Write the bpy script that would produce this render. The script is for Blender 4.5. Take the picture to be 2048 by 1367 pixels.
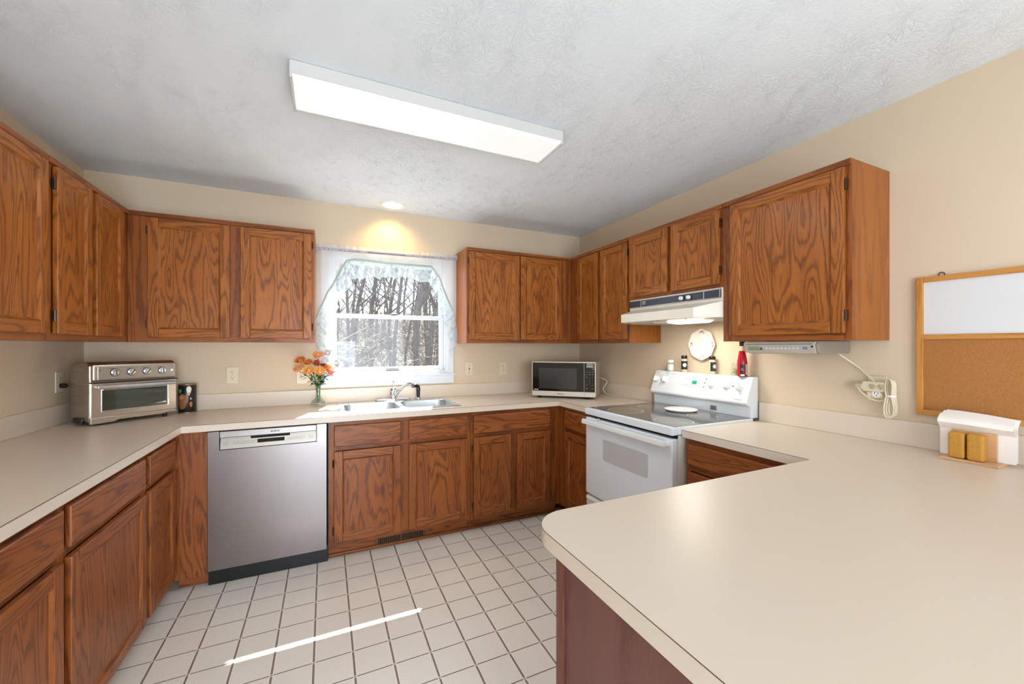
import bpy, bmesh, math, random
from mathutils import Vector, Matrix
random.seed(7)
SC = bpy.context.scene
for o in list(bpy.data.objects): bpy.data.objects.remove(o)
COL = SC.collection
PI = math.pi
R = math.radians

# ------------------------------------------------------------------ camera
cam_d = bpy.data.cameras.new('camera'); cam = bpy.data.objects.new('camera', cam_d); COL.objects.link(cam)
cam.location = (1.351, -3.3567, 1.3463)
cam.rotation_euler = (PI/2, 0, -0.4354)
cam_d.sensor_fit = 'HORIZONTAL'; cam_d.sensor_width = 36.0
cam_d.lens = 801.74/2048*36.0
cam_d.shift_y = (691.87-683.5)/2048
cam_d.clip_start = 0.02; cam_d.clip_end = 300
SC.camera = cam
# ------------------------------------------------------------------ colour management
SC.view_settings.view_transform = 'Standard'; SC.view_settings.look = 'None'
SC.view_settings.gamma = 1; SC.view_settings.use_curve_mapping = False
SC.view_settings.exposure = 0.0
# ------------------------------------------------------------------ world + sun
W = bpy.data.worlds.new('world'); SC.world = W; W.use_nodes = True
wn = W.node_tree.nodes; wl = W.node_tree.links
bg = wn['Background']
tc = wn.new('ShaderNodeTexCoord'); sp = wn.new('ShaderNodeSeparateXYZ'); rp = wn.new('ShaderNodeValToRGB')
wl.new(tc.outputs['Generated'], sp.inputs[0]); wl.new(sp.outputs['Z'], rp.inputs[0]); wl.new(rp.outputs[0], bg.inputs[0])
rp.color_ramp.elements[0].position = 0.0; rp.color_ramp.elements[0].color = (0.80, 0.90, 1.0, 1)
rp.color_ramp.elements[1].position = 0.7; rp.color_ramp.elements[1].color = (0.62, 0.78, 1.0, 1)
bg.inputs[1].default_value = 4.5
SUNDIR = Vector((0.33, 1.0, 1.417))
sd = bpy.data.lights.new('sun', 'SUN'); sd.energy = 75.0; sd.angle = R(0.6); sd.color = (1.0, 0.97, 0.92)
sun = bpy.data.objects.new('sun', sd); COL.objects.link(sun)
sun.rotation_euler = SUNDIR.to_track_quat('Z', 'Y').to_euler(); sun.location = (3, 8, 10)

def area(name, loc, rot, sx, sy, e, col, spread=180):
    d = bpy.data.lights.new(name, 'AREA'); d.shape = 'RECTANGLE'; d.size = sx; d.size_y = sy; d.energy = e; d.color = col
    d.spread = R(spread)
    o = bpy.data.objects.new(name, d); COL.objects.link(o); o.location = loc; o.rotation_euler = rot
    return o
# added fill lamps at the unseen dining end behind the camera
area('rear_fill_up', (1.9, -5.35, 1.15), (R(122), 0, 0), 2.0, 1.9, 40, (0.90, 0.95, 1.0))  # added fill, tilted up to brighten the ceiling
area('rear_fill_low', (1.3, -5.33, .8), (R(84), 0, 0), 1.2, 1.3, 20, (0.74, 0.86, 1.0), 110)  # added cool fill to lighten the floor near the camera
# added fill lamp at the unseen side opening of the dining end
area('side_fill', (-1.85, -4.6, 1.4), (R(90), 0, R(-90)), 1.4, 1.3, 14, (0.92, 0.96, 1.0))

# ------------------------------------------------------------------ materials
def rgb(r, g, b):
    f = lambda c: (c/255/12.92) if c/255 <= .04045 else ((c/255+.055)/1.055)**2.4
    return (f(r), f(g), f(b), 1)
def mat(name, col=(.8,.8,.8,1), rough=.5, metal=0, **k):
    m = bpy.data.materials.new(name); m.use_nodes = True
    p = m.node_tree.nodes['Principled BSDF']
    p.inputs['Base Color'].default_value = col; p.inputs['Roughness'].default_value = rough; p.inputs['Metallic'].default_value = metal
    for a, b in k.items(): p.inputs[a.replace('_', ' ')].default_value = b
    return m
def nd(m, t, **k):
    n = m.node_tree.nodes.new(t)
    for a, b in k.items(): setattr(n, a, b)
    return n
def lk(m, a, b): m.node_tree.links.new(a, b)
def P(m): return m.node_tree.nodes['Principled BSDF']
def mth(m, op, a, b=None, c=None, clamp=False):
    n = nd(m, 'ShaderNodeMath', operation=op); n.use_clamp = clamp
    for i, v in enumerate((a, b, c)):
        if v is None: continue
        if isinstance(v, (int, float)): n.inputs[i].default_value = v
        else: lk(m, v, n.inputs[i])
    return n.outputs[0]
def mixc(m, f, a, b, mode='MIX'):
    n = nd(m, 'ShaderNodeMix', data_type='RGBA', blend_type=mode)
    for i, v in ((0, f), (6, a), (7, b)):
        if isinstance(v, (int, float, tuple)): n.inputs[i].default_value = v
        else: lk(m, v, n.inputs[i])
    return n.outputs[2]
def noise(m, vec, scale, detail=2, rough=.5, dist=0):
    n = nd(m, 'ShaderNodeTexNoise'); n.inputs['Scale'].default_value = scale; n.inputs['Detail'].default_value = detail
    n.inputs['Roughness'].default_value = rough; n.inputs['Distortion'].default_value = dist
    if vec is not None: lk(m, vec, n.inputs['Vector'])
    return n.outputs['Fac']
def mapping(m, vec, scale=(1,1,1), loc=(0,0,0)):
    n = nd(m, 'ShaderNodeMapping'); n.inputs['Scale'].default_value = scale; n.inputs['Location'].default_value = loc
    lk(m, vec, n.inputs['Vector']); return n.outputs[0]
def bump(m, h, strength, dist):
    b = nd(m, 'ShaderNodeBump'); b.inputs['Strength'].default_value = strength; b.inputs['Distance'].default_value = dist
    lk(m, h, b.inputs['Height']); lk(m, b.outputs[0], P(m).inputs['Normal'])
def ramp(m, f, stops):
    n = nd(m, 'ShaderNodeValToRGB'); cr = n.color_ramp
    while len(cr.elements) < len(stops): cr.elements.new(.5)
    for e, (p, c) in zip(cr.elements, stops): e.position = p; e.color = c
    lk(m, f, n.inputs[0]); return n.outputs[0]

def wood(name, base, dark, light, K=9.0, rough=.4, fig=.52, su=8.0, sv=1.0):
    m = mat(name, base, rough)
    uv = nd(m, 'ShaderNodeTexCoord').outputs['UV']
    n1 = noise(m, mapping(m, uv, (su, sv, 1)), 1.0, 1.5, .45, .35)
    wob = noise(m, mapping(m, uv, (70, 14, 1)), 1.0, 3, .6)
    t = mth(m, 'ADD', mth(m, 'MULTIPLY', n1, K), mth(m, 'MULTIPLY', wob, .42))
    s = mth(m, 'SINE', mth(m, 'MULTIPLY', t, 6.283*1.9))
    line = mth(m, 'SMOOTH_MIN', mth(m, 'POWER', mth(m, 'MULTIPLY_ADD', s, .5, .5), 3.2), 1.0, .1)
    pores = noise(m, mapping(m, uv, (420, 9, 1)), 1.0, 2, .6)
    pr = ramp(m, pores, [(.40, (0,0,0,1)), (.62, (1,1,1,1))])
    band = noise(m, mapping(m, uv, (9, .9, 1)), 1.0, 2, .5)
    c0 = mixc(m, ramp(m, band, [(.35, (0,0,0,1)), (.65, (1,1,1,1))]), base, light)
    f = mth(m, 'MULTIPLY', line, fig)
    c1 = mixc(m, f, c0, dark)
    f2 = mth(m, 'MULTIPLY', mth(m, 'SUBTRACT', 1.0, pr), mth(m, 'MULTIPLY_ADD', line, .45, .22))
    c2 = mixc(m, f2, c1, dark)
    lk(m, c2, P(m).inputs['Base Color'])
    bump(m, pr, .12, .0006)
    P(m).inputs['Specular IOR Level'].default_value = .35
    P(m).inputs['Coat Weight'].default_value = .10; P(m).inputs['Coat Roughness'].default_value = .18
    return m
OAK = wood('oak_upper', rgb(156,89,30), rgb(88,42,12), rgb(170,102,38))
OAKB = wood('oak_base', rgb(147,80,34), rgb(84,40,15), rgb(160,93,42))
OAKS = wood('oak_side', rgb(152,86,28), rgb(120,64,20), rgb(162,96,36), K=2.0, fig=.3, su=12)
OAKF = wood('oak_frame', rgb(143,78,29), rgb(86,41,14), rgb(155,89,37), K=4.0, fig=.5, su=9, sv=.6)
PINE = wood('light_wood', rgb(214,170,124), rgb(186,136,92), rgb(226,186,142), K=2, fig=.35)
BOARDW = wood('board_frame_wood', rgb(196,136,66), rgb(160,100,42), rgb(208,150,80), K=4, fig=.4, su=12)
CORKB = mat('shaker_wood', rgb(196,140,50), .6)
tcn = nd(CORKB, 'ShaderNodeTexCoord').outputs['Object']
lk(CORKB, mixc(CORKB, ramp(CORKB, noise(CORKB, tcn, 420, 2, .6), [(.45,(0,0,0,1)),(.62,(1,1,1,1))]), rgb(200,144,54), rgb(176,122,44)), P(CORKB).inputs['Base Color'])
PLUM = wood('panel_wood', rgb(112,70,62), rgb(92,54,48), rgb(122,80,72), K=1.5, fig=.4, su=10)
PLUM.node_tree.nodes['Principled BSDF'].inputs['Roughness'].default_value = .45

WALL = mat('wall_paint', rgb(222,208,186), .75)
oc = nd(WALL, 'ShaderNodeTexCoord').outputs['Object']
lk(WALL, mixc(WALL, noise(WALL, oc, 1.3, 3), rgb(213,195,169), rgb(220,203,178)), P(WALL).inputs['Base Color'])
bump(WALL, noise(WALL, oc, 180, 2), .08, .002)
CEIL = mat('ceiling_texture', rgb(234,242,248), .85)
oc = nd(CEIL, 'ShaderNodeTexCoord').outputs['Object']
# stomped brush texture: radiating strokes around random stamp centres
vo = nd(CEIL, 'ShaderNodeTexVoronoi', feature='F1'); vo.inputs['Scale'].default_value = 6.5; lk(CEIL, oc, vo.inputs['Vector'])
sub = nd(CEIL, 'ShaderNodeVectorMath', operation='SUBTRACT'); lk(CEIL, oc, sub.inputs[0]); lk(CEIL, vo.outputs['Position'], sub.inputs[1])
sx = nd(CEIL, 'ShaderNodeSeparateXYZ'); lk(CEIL, sub.outputs[0], sx.inputs[0])
ang = mth(CEIL, 'ARCTAN2', sx.outputs['Y'], sx.outputs['X'])
ln = nd(CEIL, 'ShaderNodeVectorMath', operation='LENGTH'); lk(CEIL, sub.outputs[0], ln.inputs[0])
cmb = nd(CEIL, 'ShaderNodeCombineXYZ'); lk(CEIL, mth(CEIL, 'MULTIPLY', ang, 8.0), cmb.inputs[0]); lk(CEIL, mth(CEIL, 'MULTIPLY', ln.outputs['Value'], 22.0), cmb.inputs[1])
lk(CEIL, noise(CEIL, oc, 5, 1), cmb.inputs[2])
st = noise(CEIL, cmb.outputs[0], 1.6, 2, .55, .6)
msk = ramp(CEIL, noise(CEIL, oc, 2.2, 2), [(.38, (.15,.15,.15,1)), (.62, (1,1,1,1))])
str_ = mth(CEIL, 'MULTIPLY', ramp(CEIL, st, [(.50, (0,0,0,1)), (.56, (1,1,1,1)), (.62, (.3,.3,.3,1))]), msk)
hh = mth(CEIL, 'ADD', mth(CEIL, 'MULTIPLY', str_, .8), mth(CEIL, 'MULTIPLY', noise(CEIL, oc, 75, 3, .6), .7))
bump(CEIL, hh, .6, .004)

FLOOR = mat('vinyl_tile', rgb(206,192,170), .3)
ps = nd(FLOOR, 'ShaderNodeNewGeometry').outputs['Position']
sx = nd(FLOOR, 'ShaderNodeSeparateXYZ'); lk(FLOOR, ps, sx.inputs[0])
def wrapd(v, off, pitch):
    t = mth(FLOOR, 'DIVIDE', mth(FLOOR, 'SUBTRACT', v, off), pitch)
    fr = mth(FLOOR, 'SUBTRACT', t, mth(FLOOR, 'ROUND', t))
    return mth(FLOOR, 'MULTIPLY', mth(FLOOR, 'ABSOLUTE', fr), pitch)
du = wrapd(sx.outputs['X'], 1.3055, .1555); dv = wrapd(sx.outputs['Y'], -.7045, .1502)
def lt(a, b): return mth(FLOOR, 'LESS_THAN', a, b)
def band_(d, a, b): return mth(FLOOR, 'MULTIPLY', mth(FLOOR, 'GREATER_THAN', d, a), lt(d, b))
bu = lt(du, .0042); bv = lt(dv, .0030)
eu = band_(du, .0042, .0072); ev = band_(dv, .0030, .0058)
g1 = mth(FLOOR, 'MULTIPLY', bu, mth(FLOOR, 'SUBTRACT', 1.0, ev)); g2 = mth(FLOOR, 'MULTIPLY', bv, mth(FLOOR, 'SUBTRACT', 1.0, eu))
gr = mth(FLOOR, 'MAXIMUM', g1, g2)
spk = noise(FLOOR, ps, 420, 2, .7); spk = ramp(FLOOR, spk, [(.36, (1,1,1,1)), (.5, (0,0,0,1))])
spk2 = noise(FLOOR, ps, 260, 2, .6)
tilec = mixc(FLOOR, spk2, rgb(234,228,218), rgb(243,238,229))
tilec = mixc(FLOOR, mth(FLOOR, 'MULTIPLY', spk, .35), tilec, rgb(160,140,116))
edgec = mixc(FLOOR, mth(FLOOR, 'MULTIPLY', mth(FLOOR, 'MAXIMUM', eu, ev), .7), tilec, rgb(246,243,236))
grc = mixc(FLOOR, spk2, rgb(120,100,92), rgb(150,128,118))
lk(FLOOR, mixc(FLOOR, gr, edgec, grc), P(FLOOR).inputs['Base Color'])
bump(FLOOR, mth(FLOOR, 'ADD', mth(FLOOR, 'MULTIPLY', gr, -.6), noise(FLOOR, ps, 95, 2, .6)), .18, .002)

LAM = mat('laminate', rgb(226,210,192), .32)
oc = nd(LAM, 'ShaderNodeTexCoord').outputs['Object']
lk(LAM, mixc(LAM, noise(LAM, oc, 500, 1), rgb(219,205,187), rgb(223,210,193)), P(LAM).inputs['Base Color'])
bump(LAM, noise(LAM, oc, 700, 1), .05, .0005)
SEAM = mat('laminate_seam', rgb(96,74,54), .5)
def steel(name, col, rough, axis=(1,1,300), bs=.03):
    m = mat(name, col, rough, 1.0)
    o = nd(m, 'ShaderNodeTexCoord').outputs['Object']
    n = noise(m, mapping(m, o, axis), 1.0, 3, .6)
    lk(m, mth(m, 'MULTIPLY_ADD', n, .18 if bs else .02, rough-(.09 if bs else .01)), P(m).inputs['Roughness'])
    if bs: bump(m, n, bs, .0005)
    return m
STEEL = steel('brushed_steel', rgb(142,134,131), .27, (160, 160, 1.2), 0)
STEELH = steel('brushed_steel_horizontal', rgb(200,192,182), .3, (2, 2, 400))
STEELS = mat('sink_steel', rgb(205,210,214), .24, 1.0)
CHROME = mat('chrome', rgb(225,228,232), .08, 1.0)
SILVER = mat('silver_plastic', rgb(196,193,182), .35, .35)
SILVER2 = mat('silver_side', rgb(150,142,128), .45, .2)
BLACK = mat('black_plastic', rgb(18,18,20), .3)
DARK = mat('dark_gap', rgb(10,9,8), .8)
BLKGL = mat('black_glass', rgb(14,14,16), .06)
WINGL = mat('microwave_window', rgb(52,54,56), .1)
WHITE = mat('white_enamel', rgb(230,236,241), .2)
WHITEP = mat('white_plastic', rgb(240,240,238), .35)
WHITEM = mat('fixture_white', rgb(206,206,204), .5)
VINYL = mat('white_vinyl', rgb(222,227,234), .35)
IVORY = mat('ivory_plastic', rgb(226,214,186), .35)
IVORYD = mat('ivory_dark', rgb(196,182,152), .4)
BRONZE = mat('bronze_hinge', rgb(74,56,44), .35, .8)
HOODM = mat('hood_enamel', rgb(236,230,216), .3)
GREYW = mat('oven_window', rgb(196,197,200), .12)
def emis(name, col, s):
    m = mat(name, col, .4); P(m).inputs['Emission Color'].default_value = col; P(m).inputs['Emission Strength'].default_value = s; return m
LENS = emis('fixture_lens', (1.0, .99, .97, 1), .72); P(LENS).inputs['Base Color'].default_value = (.35, .35, .35, 1)
oc = nd(LENS, 'ShaderNodeTexCoord').outputs['Object']
vo = nd(LENS, 'ShaderNodeTexVoronoi'); vo.inputs['Scale'].default_value = 110; lk(LENS, oc, vo.inputs['Vector']); bump(LENS, vo.outputs['Distance'], .25, .002)
HLENS = emis('hood_lens', (1.0, .93, .78, 1), 2.2)
CANL = emis('can_lens', (1.0, .84, .55, 1), 2.2)
GREEN = emis('green_display', rgb(20,150,110), .35)
LCD = mat('lcd', rgb(136,146,112), .3)
COOK = mat('cooktop_glass', rgb(88,90,92), .07)
BURN = mat('burner_zone', rgb(112,102,92), .12)
BRING = mat('burner_ring', rgb(176,174,170), .2)
CORK = mat('cork', rgb(176,116,56), .85)
oc = nd(CORK, 'ShaderNodeTexCoord').outputs['Object']
lk(CORK, mixc(CORK, ramp(CORK, noise(CORK, oc, 430, 2, .7), [(.35,(0,0,0,1)),(.65,(1,1,1,1))]), rgb(156,102,50), rgb(182,124,66)), P(CORK).inputs['Base Color'])
WBOARD = mat('whiteboard', rgb(222,224,226), .25)
PAPER = mat('napkin_paper', rgb(246,240,234), .85)
RED = mat('red_bottle', rgb(168,16,34), .2)
LABELK = mat('label_black', rgb(24,28,36), .45)
LABELW = mat('label_white', rgb(236,232,226), .5)
TAN = mat('garlic_powder', rgb(226,196,160), .7)
SALT = mat('salt', rgb(244,244,242), .8)
def glassy(name, tint, rough, boost=0.0):
    m = bpy.data.materials.new(name); m.use_nodes = True; t = m.node_tree; t.nodes.clear()
    out = t.nodes.new('ShaderNodeOutputMaterial'); mx = t.nodes.new('ShaderNodeMixShader')
    tr = t.nodes.new('ShaderNodeBsdfTransparent'); gl = t.nodes.new('ShaderNodeBsdfGlossy'); lw = t.nodes.new('ShaderNodeLayerWeight')
    lw.inputs[0].default_value = .5
    tr.inputs[0].default_value = tint; gl.inputs['Roughness'].default_value = rough
    pw = t.nodes.new('ShaderNodeMath'); pw.operation = 'POWER'; pw.inputs[1].default_value = 5
    ad = t.nodes.new('ShaderNodeMath'); ad.operation = 'MULTIPLY_ADD'; ad.inputs[1].default_value = .9; ad.inputs[2].default_value = .022+boost; ad.use_clamp = True
    t.links.new(lw.outputs['Facing'], pw.inputs[0]); t.links.new(pw.outputs[0], ad.inputs[0])
    t.links.new(ad.outputs[0], mx.inputs[0]); t.links.new(tr.outputs[0], mx.inputs[1]); t.links.new(gl.outputs[0], mx.inputs[2]); t.links.new(mx.outputs[0], out.inputs[0])
    return m
PANE = glassy('window_glass', (.97,.98,.98,1), .0)
CLEAR = glassy('clear_glass', (.93,.96,.95,1), .02, .05)
OVGL = glassy('oven_glass', (.75,.77,.75,1), .03, .03)
def sheer(name, col, opac, pattern=None):
    m = bpy.data.materials.new(name); m.use_nodes = True; t = m.node_tree; t.nodes.clear()
    out = t.nodes.new('ShaderNodeOutputMaterial'); mx = t.nodes.new('ShaderNodeMixShader'); m2 = t.nodes.new('ShaderNodeMixShader')
    tr = t.nodes.new('ShaderNodeBsdfTransparent'); df = t.nodes.new('ShaderNodeBsdfDiffuse'); tl = t.nodes.new('ShaderNodeBsdfTranslucent')
    m2.inputs[0].default_value = .45; t.links.new(df.outputs[0], m2.inputs[1]); t.links.new(tl.outputs[0], m2.inputs[2])
    mx.inputs[0].default_value = opac; t.links.new(tr.outputs[0], mx.inputs[1]); t.links.new(m2.outputs[0], mx.inputs[2]); t.links.new(mx.outputs[0], out.inputs[0])
    if pattern:
        o = t.nodes.new('ShaderNodeTexCoord'); n = t.nodes.new('ShaderNodeTexNoise'); n.inputs['Scale'].default_value = 42; n.inputs['Detail'].default_value = 3
        r = t.nodes.new('ShaderNodeValToRGB'); r.color_ramp.elements[0].position = .52; r.color_ramp.elements[0].color = col; r.color_ramp.elements[1].position = .64; r.color_ramp.elements[1].color = pattern
        t.links.new(o.outputs['Object'], n.inputs['Vector']); t.links.new(n.outputs['Fac'], r.inputs[0]); t.links.new(r.outputs[0], df.inputs[0]); t.links.new(r.outputs[0], tl.inputs[0])
    else:
        df.inputs[0].default_value = col; tl.inputs[0].default_value = col
    return m
SHEER = sheer('sheer_white', rgb(236,238,238), .62)
SHEERB = sheer('sheer_blue_floral', rgb(226,238,242), .58, rgb(176,204,220))
CORDG = mat('sage_trim', rgb(172,188,180), .8)
RODM = mat('rod_lilac', rgb(134,128,150), .5)
BARK = mat('bark', rgb(92,84,78), .95)
oc = nd(BARK, 'ShaderNodeTexCoord').outputs['Object']
lk(BARK, mixc(BARK, noise(BARK, mapping(BARK, oc, (9, 9, 1.5)), 1, 3), rgb(70,65,61), rgb(112,105,100)), P(BARK).inputs['Base Color'])
TWIG = mat('twig', rgb(86,78,71), .95)
TWIGL = mat('twig_pale', rgb(112,104,98), .95)
LITTER = mat('leaf_litter', rgb(140,120,100), .95)
oc = nd(LITTER, 'ShaderNodeTexCoord').outputs['Object']
lk(LITTER, mixc(LITTER, noise(LITTER, oc, 3, 5, .7), rgb(60,54,48), rgb(84,76,68)), P(LITTER).inputs['Base Color'])
SIDING = mat('grey_siding', rgb(112,113,116), .7)
ROOFG = mat('shingle', rgb(60,58,58), .9)

def smooth_path(P_, n=8):
    P_ = [Vector(p) for p in P_]; Q = [P_[0]]+P_+[P_[-1]]; out = []
    for i in range(1, len(Q)-2):
        a, b, c, d = Q[i-1:i+3]
        for k in range(n):
            t = k/n; out.append(.5*((2*b)+(c-a)*t+(2*a-5*b+4*c-d)*t*t+(3*b-a-3*c+d)*t**3))
    out.append(P_[-1]); return out
def attach(o, parent):
    bpy.context.view_layer.update()
    o.parent = parent; o.matrix_parent_inverse = parent.matrix_world.inverted()
# ------------------------------------------------------------------ mesh helpers
class MB:
    def __init__(s):
        s.bm = bmesh.new(); s.uv = s.bm.loops.layers.uv.new('UVMap')
    def _f(s, vs, g='z', off=(0,0)):
        try: f = s.bm.faces.new(vs)
        except ValueError: return None
        f.normal_update(); n = f.normal; a = [abs(n.x), abs(n.y), abs(n.z)]; k = a.index(max(a)); gi = 'xyz'.index(g)
        oth = [i for i in range(3) if i != k]
        if gi in oth: ui = [i for i in oth if i != gi][0]; vi = gi
        else: ui, vi = oth
        for l in f.loops: l[s.uv].uv = (l.vert.co[ui]+off[0], l.vert.co[vi]+off[1])
        return f
    def box(s, x0, x1, y0, y1, z0, z1, g='z', mat_=None):
        if x0 > x1: x0, x1 = x1, x0
        if y0 > y1: y0, y1 = y1, y0
        if z0 > z1: z0, z1 = z1, z0
        off = (random.uniform(0, 60), random.uniform(0, 60))
        v = [s.bm.verts.new((x, y, z)) for x in (x0, x1) for y in (y0, y1) for z in (z0, z1)]
        for q in ((0,1,3,2), (4,6,7,5), (0,4,5,1), (2,3,7,6), (0,2,6,4), (1,5,7,3)):
            s._f([v[i] for i in q], g, off)
        return s
    def prism(s, pts, axis, a, b, g='z'):
        """polygon pts in the two other axes extruded along axis from a to b"""
        off = (random.uniform(0, 60), random.uniform(0, 60))
        def mk(p, t):
            if axis == 'x': return (t, p[0], p[1])
            if axis == 'y': return (p[0], t, p[1])
            return (p[0], p[1], t)
        A = [s.bm.verts.new(mk(p, a)) for p in pts]; B_ = [s.bm.verts.new(mk(p, b)) for p in pts]
        s._f(A, g, off); s._f(B_[::-1], g, off)
        n = len(pts)
        for i in range(n):
            s._f([A[i], B_[i], B_[(i+1) % n], A[(i+1) % n]][::-1], g, off)
        return s
    def quad(s, ps, g='z'):
        off = (random.uniform(0, 60), random.uniform(0, 60))
        s._f([s.bm.verts.new(p) for p in ps], g, off); return s
    def lathe(s, prof, c=(0,0,0), seg=24, axis='z', cap=True):
        rings = []
        for r, h in prof:
            ring = []
            for i in range(seg):
                t = 2*PI*i/seg; a, b = r*math.cos(t), r*math.sin(t)
                p = {'z': (a, b, h), 'y': (a, h, b), 'x': (h, a, b)}[axis]
                ring.append(s.bm.verts.new((p[0]+c[0], p[1]+c[1], p[2]+c[2])))
            rings.append(ring)
        for A, B_ in zip(rings, rings[1:]):
            for i in range(seg): s._f([A[i], A[(i+1) % seg], B_[(i+1) % seg], B_[i]])
        if cap:
            s._f(rings[0][::-1]); s._f(rings[-1])
        return s
    def tube(s, pts, r, seg=8, cap=True):
        pts = [Vector(p) for p in pts]; rings = []
        rr = r if isinstance(r, (list, tuple)) else [r]*len(pts)
        prev = None
        for i, p in enumerate(pts):
            d = (pts[min(i+1, len(pts)-1)] - pts[max(i-1, 0)]).normalized()
            if prev is None:
                u = d.cross(Vector((0, 0, 1)));
                if u.length < .05: u = d.cross(Vector((1, 0, 0)))
            else: u = prev - d*prev.dot(d)
            u.normalize(); prev = u; w = d.cross(u)
            rings.append([s.bm.verts.new(p + (u*math.cos(2*PI*k/seg) + w*math.sin(2*PI*k/seg))*rr[i]) for k in range(seg)])
        for A, B_ in zip(rings, rings[1:]):
            for i in range(seg): s._f([A[i], A[(i+1) % seg], B_[(i+1) % seg], B_[i]])
        if cap: s._f(rings[0][::-1]); s._f(rings[-1])
        return s
    def grid(s, fn, nu, nv):
        V = [[s.bm.verts.new(fn(i/nu, j/nv)) for j in range(nv+1)] for i in range(nu+1)]
        for i in range(nu):
            for j in range(nv): s._f([V[i][j], V[i+1][j], V[i+1][j+1], V[i][j+1]])
        return s
    def ball(s, c, r, seg=12, sc=(1,1,1)):
        n = max(4, seg//2); rings = []
        for j in range(1, n):
            ph = PI*j/n
            rings.append([s.bm.verts.new((c[0]+r*sc[0]*math.sin(ph)*math.cos(2*PI*i/seg), c[1]+r*sc[1]*math.sin(ph)*math.sin(2*PI*i/seg), c[2]+r*sc[2]*math.cos(ph))) for i in range(seg)])
        t = s.bm.verts.new((c[0], c[1], c[2]+r*sc[2])); b = s.bm.verts.new((c[0], c[1], c[2]-r*sc[2]))
        for i in range(seg):
            s._f([t, rings[0][i], rings[0][(i+1) % seg]]); s._f([b, rings[-1][(i+1) % seg], rings[-1][i]])
        for A, B_ in zip(rings, rings[1:]):
            for i in range(seg): s._f([A[i], B_[i], B_[(i+1) % seg], A[(i+1) % seg]])
        return s
    def rrect_loop(s, x0, x1, y0, y1, z, r, n=5):
        out = []
        for cx, cy, a0 in ((x1-r, y1-r, 0), (x0+r, y1-r, 90), (x0+r, y0+r, 180), (x1-r, y0+r, 270)):
            for k in range(n+1):
                a = R(a0+90*k/n); out.append(s.bm.verts.new((cx+r*math.cos(a), cy+r*math.sin(a), z)))
        return out
    def loft(s, loops, capa=True, capb=True):
        for A, B_ in zip(loops, loops[1:]):
            n = len(A)
            for i in range(n): s._f([A[i], A[(i+1) % n], B_[(i+1) % n], B_[i]])
        if capa: s._f(loops[0][::-1])
        if capb: s._f(loops[-1])
        return s

def obj(name, mb, m, parent=None, bevel=0, smooth=False, recalc=True, seg=2):
    bm = mb.bm
    if recalc: bmesh.ops.recalc_face_normals(bm, faces=bm.faces[:])
    me = bpy.data.meshes.new(name); bm.to_mesh(me); bm.free()
    if smooth:
        me.polygons.foreach_set('use_smooth', [True]*len(me.polygons))
    me.materials.append(m)
    o = bpy.data.objects.new(name, me); COL.objects.link(o)
    if parent: o.parent = parent
    if bevel:
        b = o.modifiers.new('bevel', 'BEVEL'); b.width = bevel; b.segments = seg; b.limit_method = 'ANGLE'; b.angle_limit = R(40)
    if smooth and not bevel:
        try: me.set_sharp_from_angle(angle=R(38))
        except Exception: pass
    return o
def tag(o, label, cat, group=None):
    o['label'] = label; o['category'] = cat
    if group: o['group'] = group
    return o
def thing(name, label, cat, loc=(0,0,0), rz=0, group=None):
    o = bpy.data.objects.new(name, None); COL.objects.link(o); o.empty_display_size = .1
    o.location = loc; o.rotation_euler = (0, 0, rz)
    return tag(o, label, cat, group)
def struct(name, mb, m, **k):
    o = obj(name, mb, m, **k); o['kind'] = 'structure'; return o
def shape_at(o, loc, rot): o.location = loc; o.rotation_euler = rot; return o
def text(name, body, size, m, parent, loc, rot=(PI/2, 0, 0), bold=0, align='CENTER', sx=1):
    c = bpy.data.curves.new('t', 'FONT'); c.body = body; c.size = size; c.align_x = align; c.align_y = 'CENTER'; c.extrude = .0003; c.offset = bold
    t = bpy.data.objects.new('t', c); COL.objects.link(t)
    dg = bpy.context.evaluated_depsgraph_get(); me = bpy.data.meshes.new_from_object(t.evaluated_get(dg))
    bpy.data.objects.remove(t); me.materials.clear(); me.materials.append(m)
    o = bpy.data.objects.new(name, me); COL.objects.link(o); o.parent = parent; o.location = loc; o.rotation_euler = rot; o.scale = (sx, 1, 1)
    return o
def link_copy(src, parent=None):
    c = src.copy(); COL.objects.link(c)
    if parent: c.parent = parent
    for ch in list(src.children): link_copy(ch, c)
    return c

RW = 3.66; H = 2.436; YB = -5.5; XL = -2.0
RZL, RZB, RZR = PI/2, 0.0, -PI/2    # local x along the wall, local -y out of the wall

# ------------------------------------------------------------------ room shell
struct('floor', MB().box(XL, RW+.15, YB, .15, -.12, 0), FLOOR)
struct('ceiling', MB().box(XL, RW+.15, YB, .15, H, H+.12), CEIL)
WX0, WX1, WZ0, WZ1 = 1.36, 2.31, 1.118, 2.06
struct('wall_back', MB().box(-.15, WX0, 0, .15, 0, H).box(WX1, RW+.15, 0, .15, 0, H).box(WX0, WX1, 0, .15, 0, WZ0).box(WX0, WX1, 0, .15, WZ1, H), WALL)
struct('wall_left', MB().box(-.15, 0, -3.5, 0, 0, H), WALL)
struct('wall_right', MB().box(RW, RW+.15, YB, 0, 0, H), WALL)
struct('wall_dining_side', MB().box(XL-.1, XL, YB, -5.3, 0, H).box(XL-.1, XL, -3.9, -3.35, 0, H).box(XL-.1, XL, -5.3, -3.9, 0, .75).box(XL-.1, XL, -5.3, -3.9, 2.05, H)
       .box(XL, -.15, -3.5, -3.35, 0, H), WALL)
struct('wall_rear', MB().box(XL, .9, YB-.15, YB, 0, H).box(2.9, RW, YB-.15, YB, 0, H).box(.9, 2.9, YB-.15, YB, 2.05, H), WALL)

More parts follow.
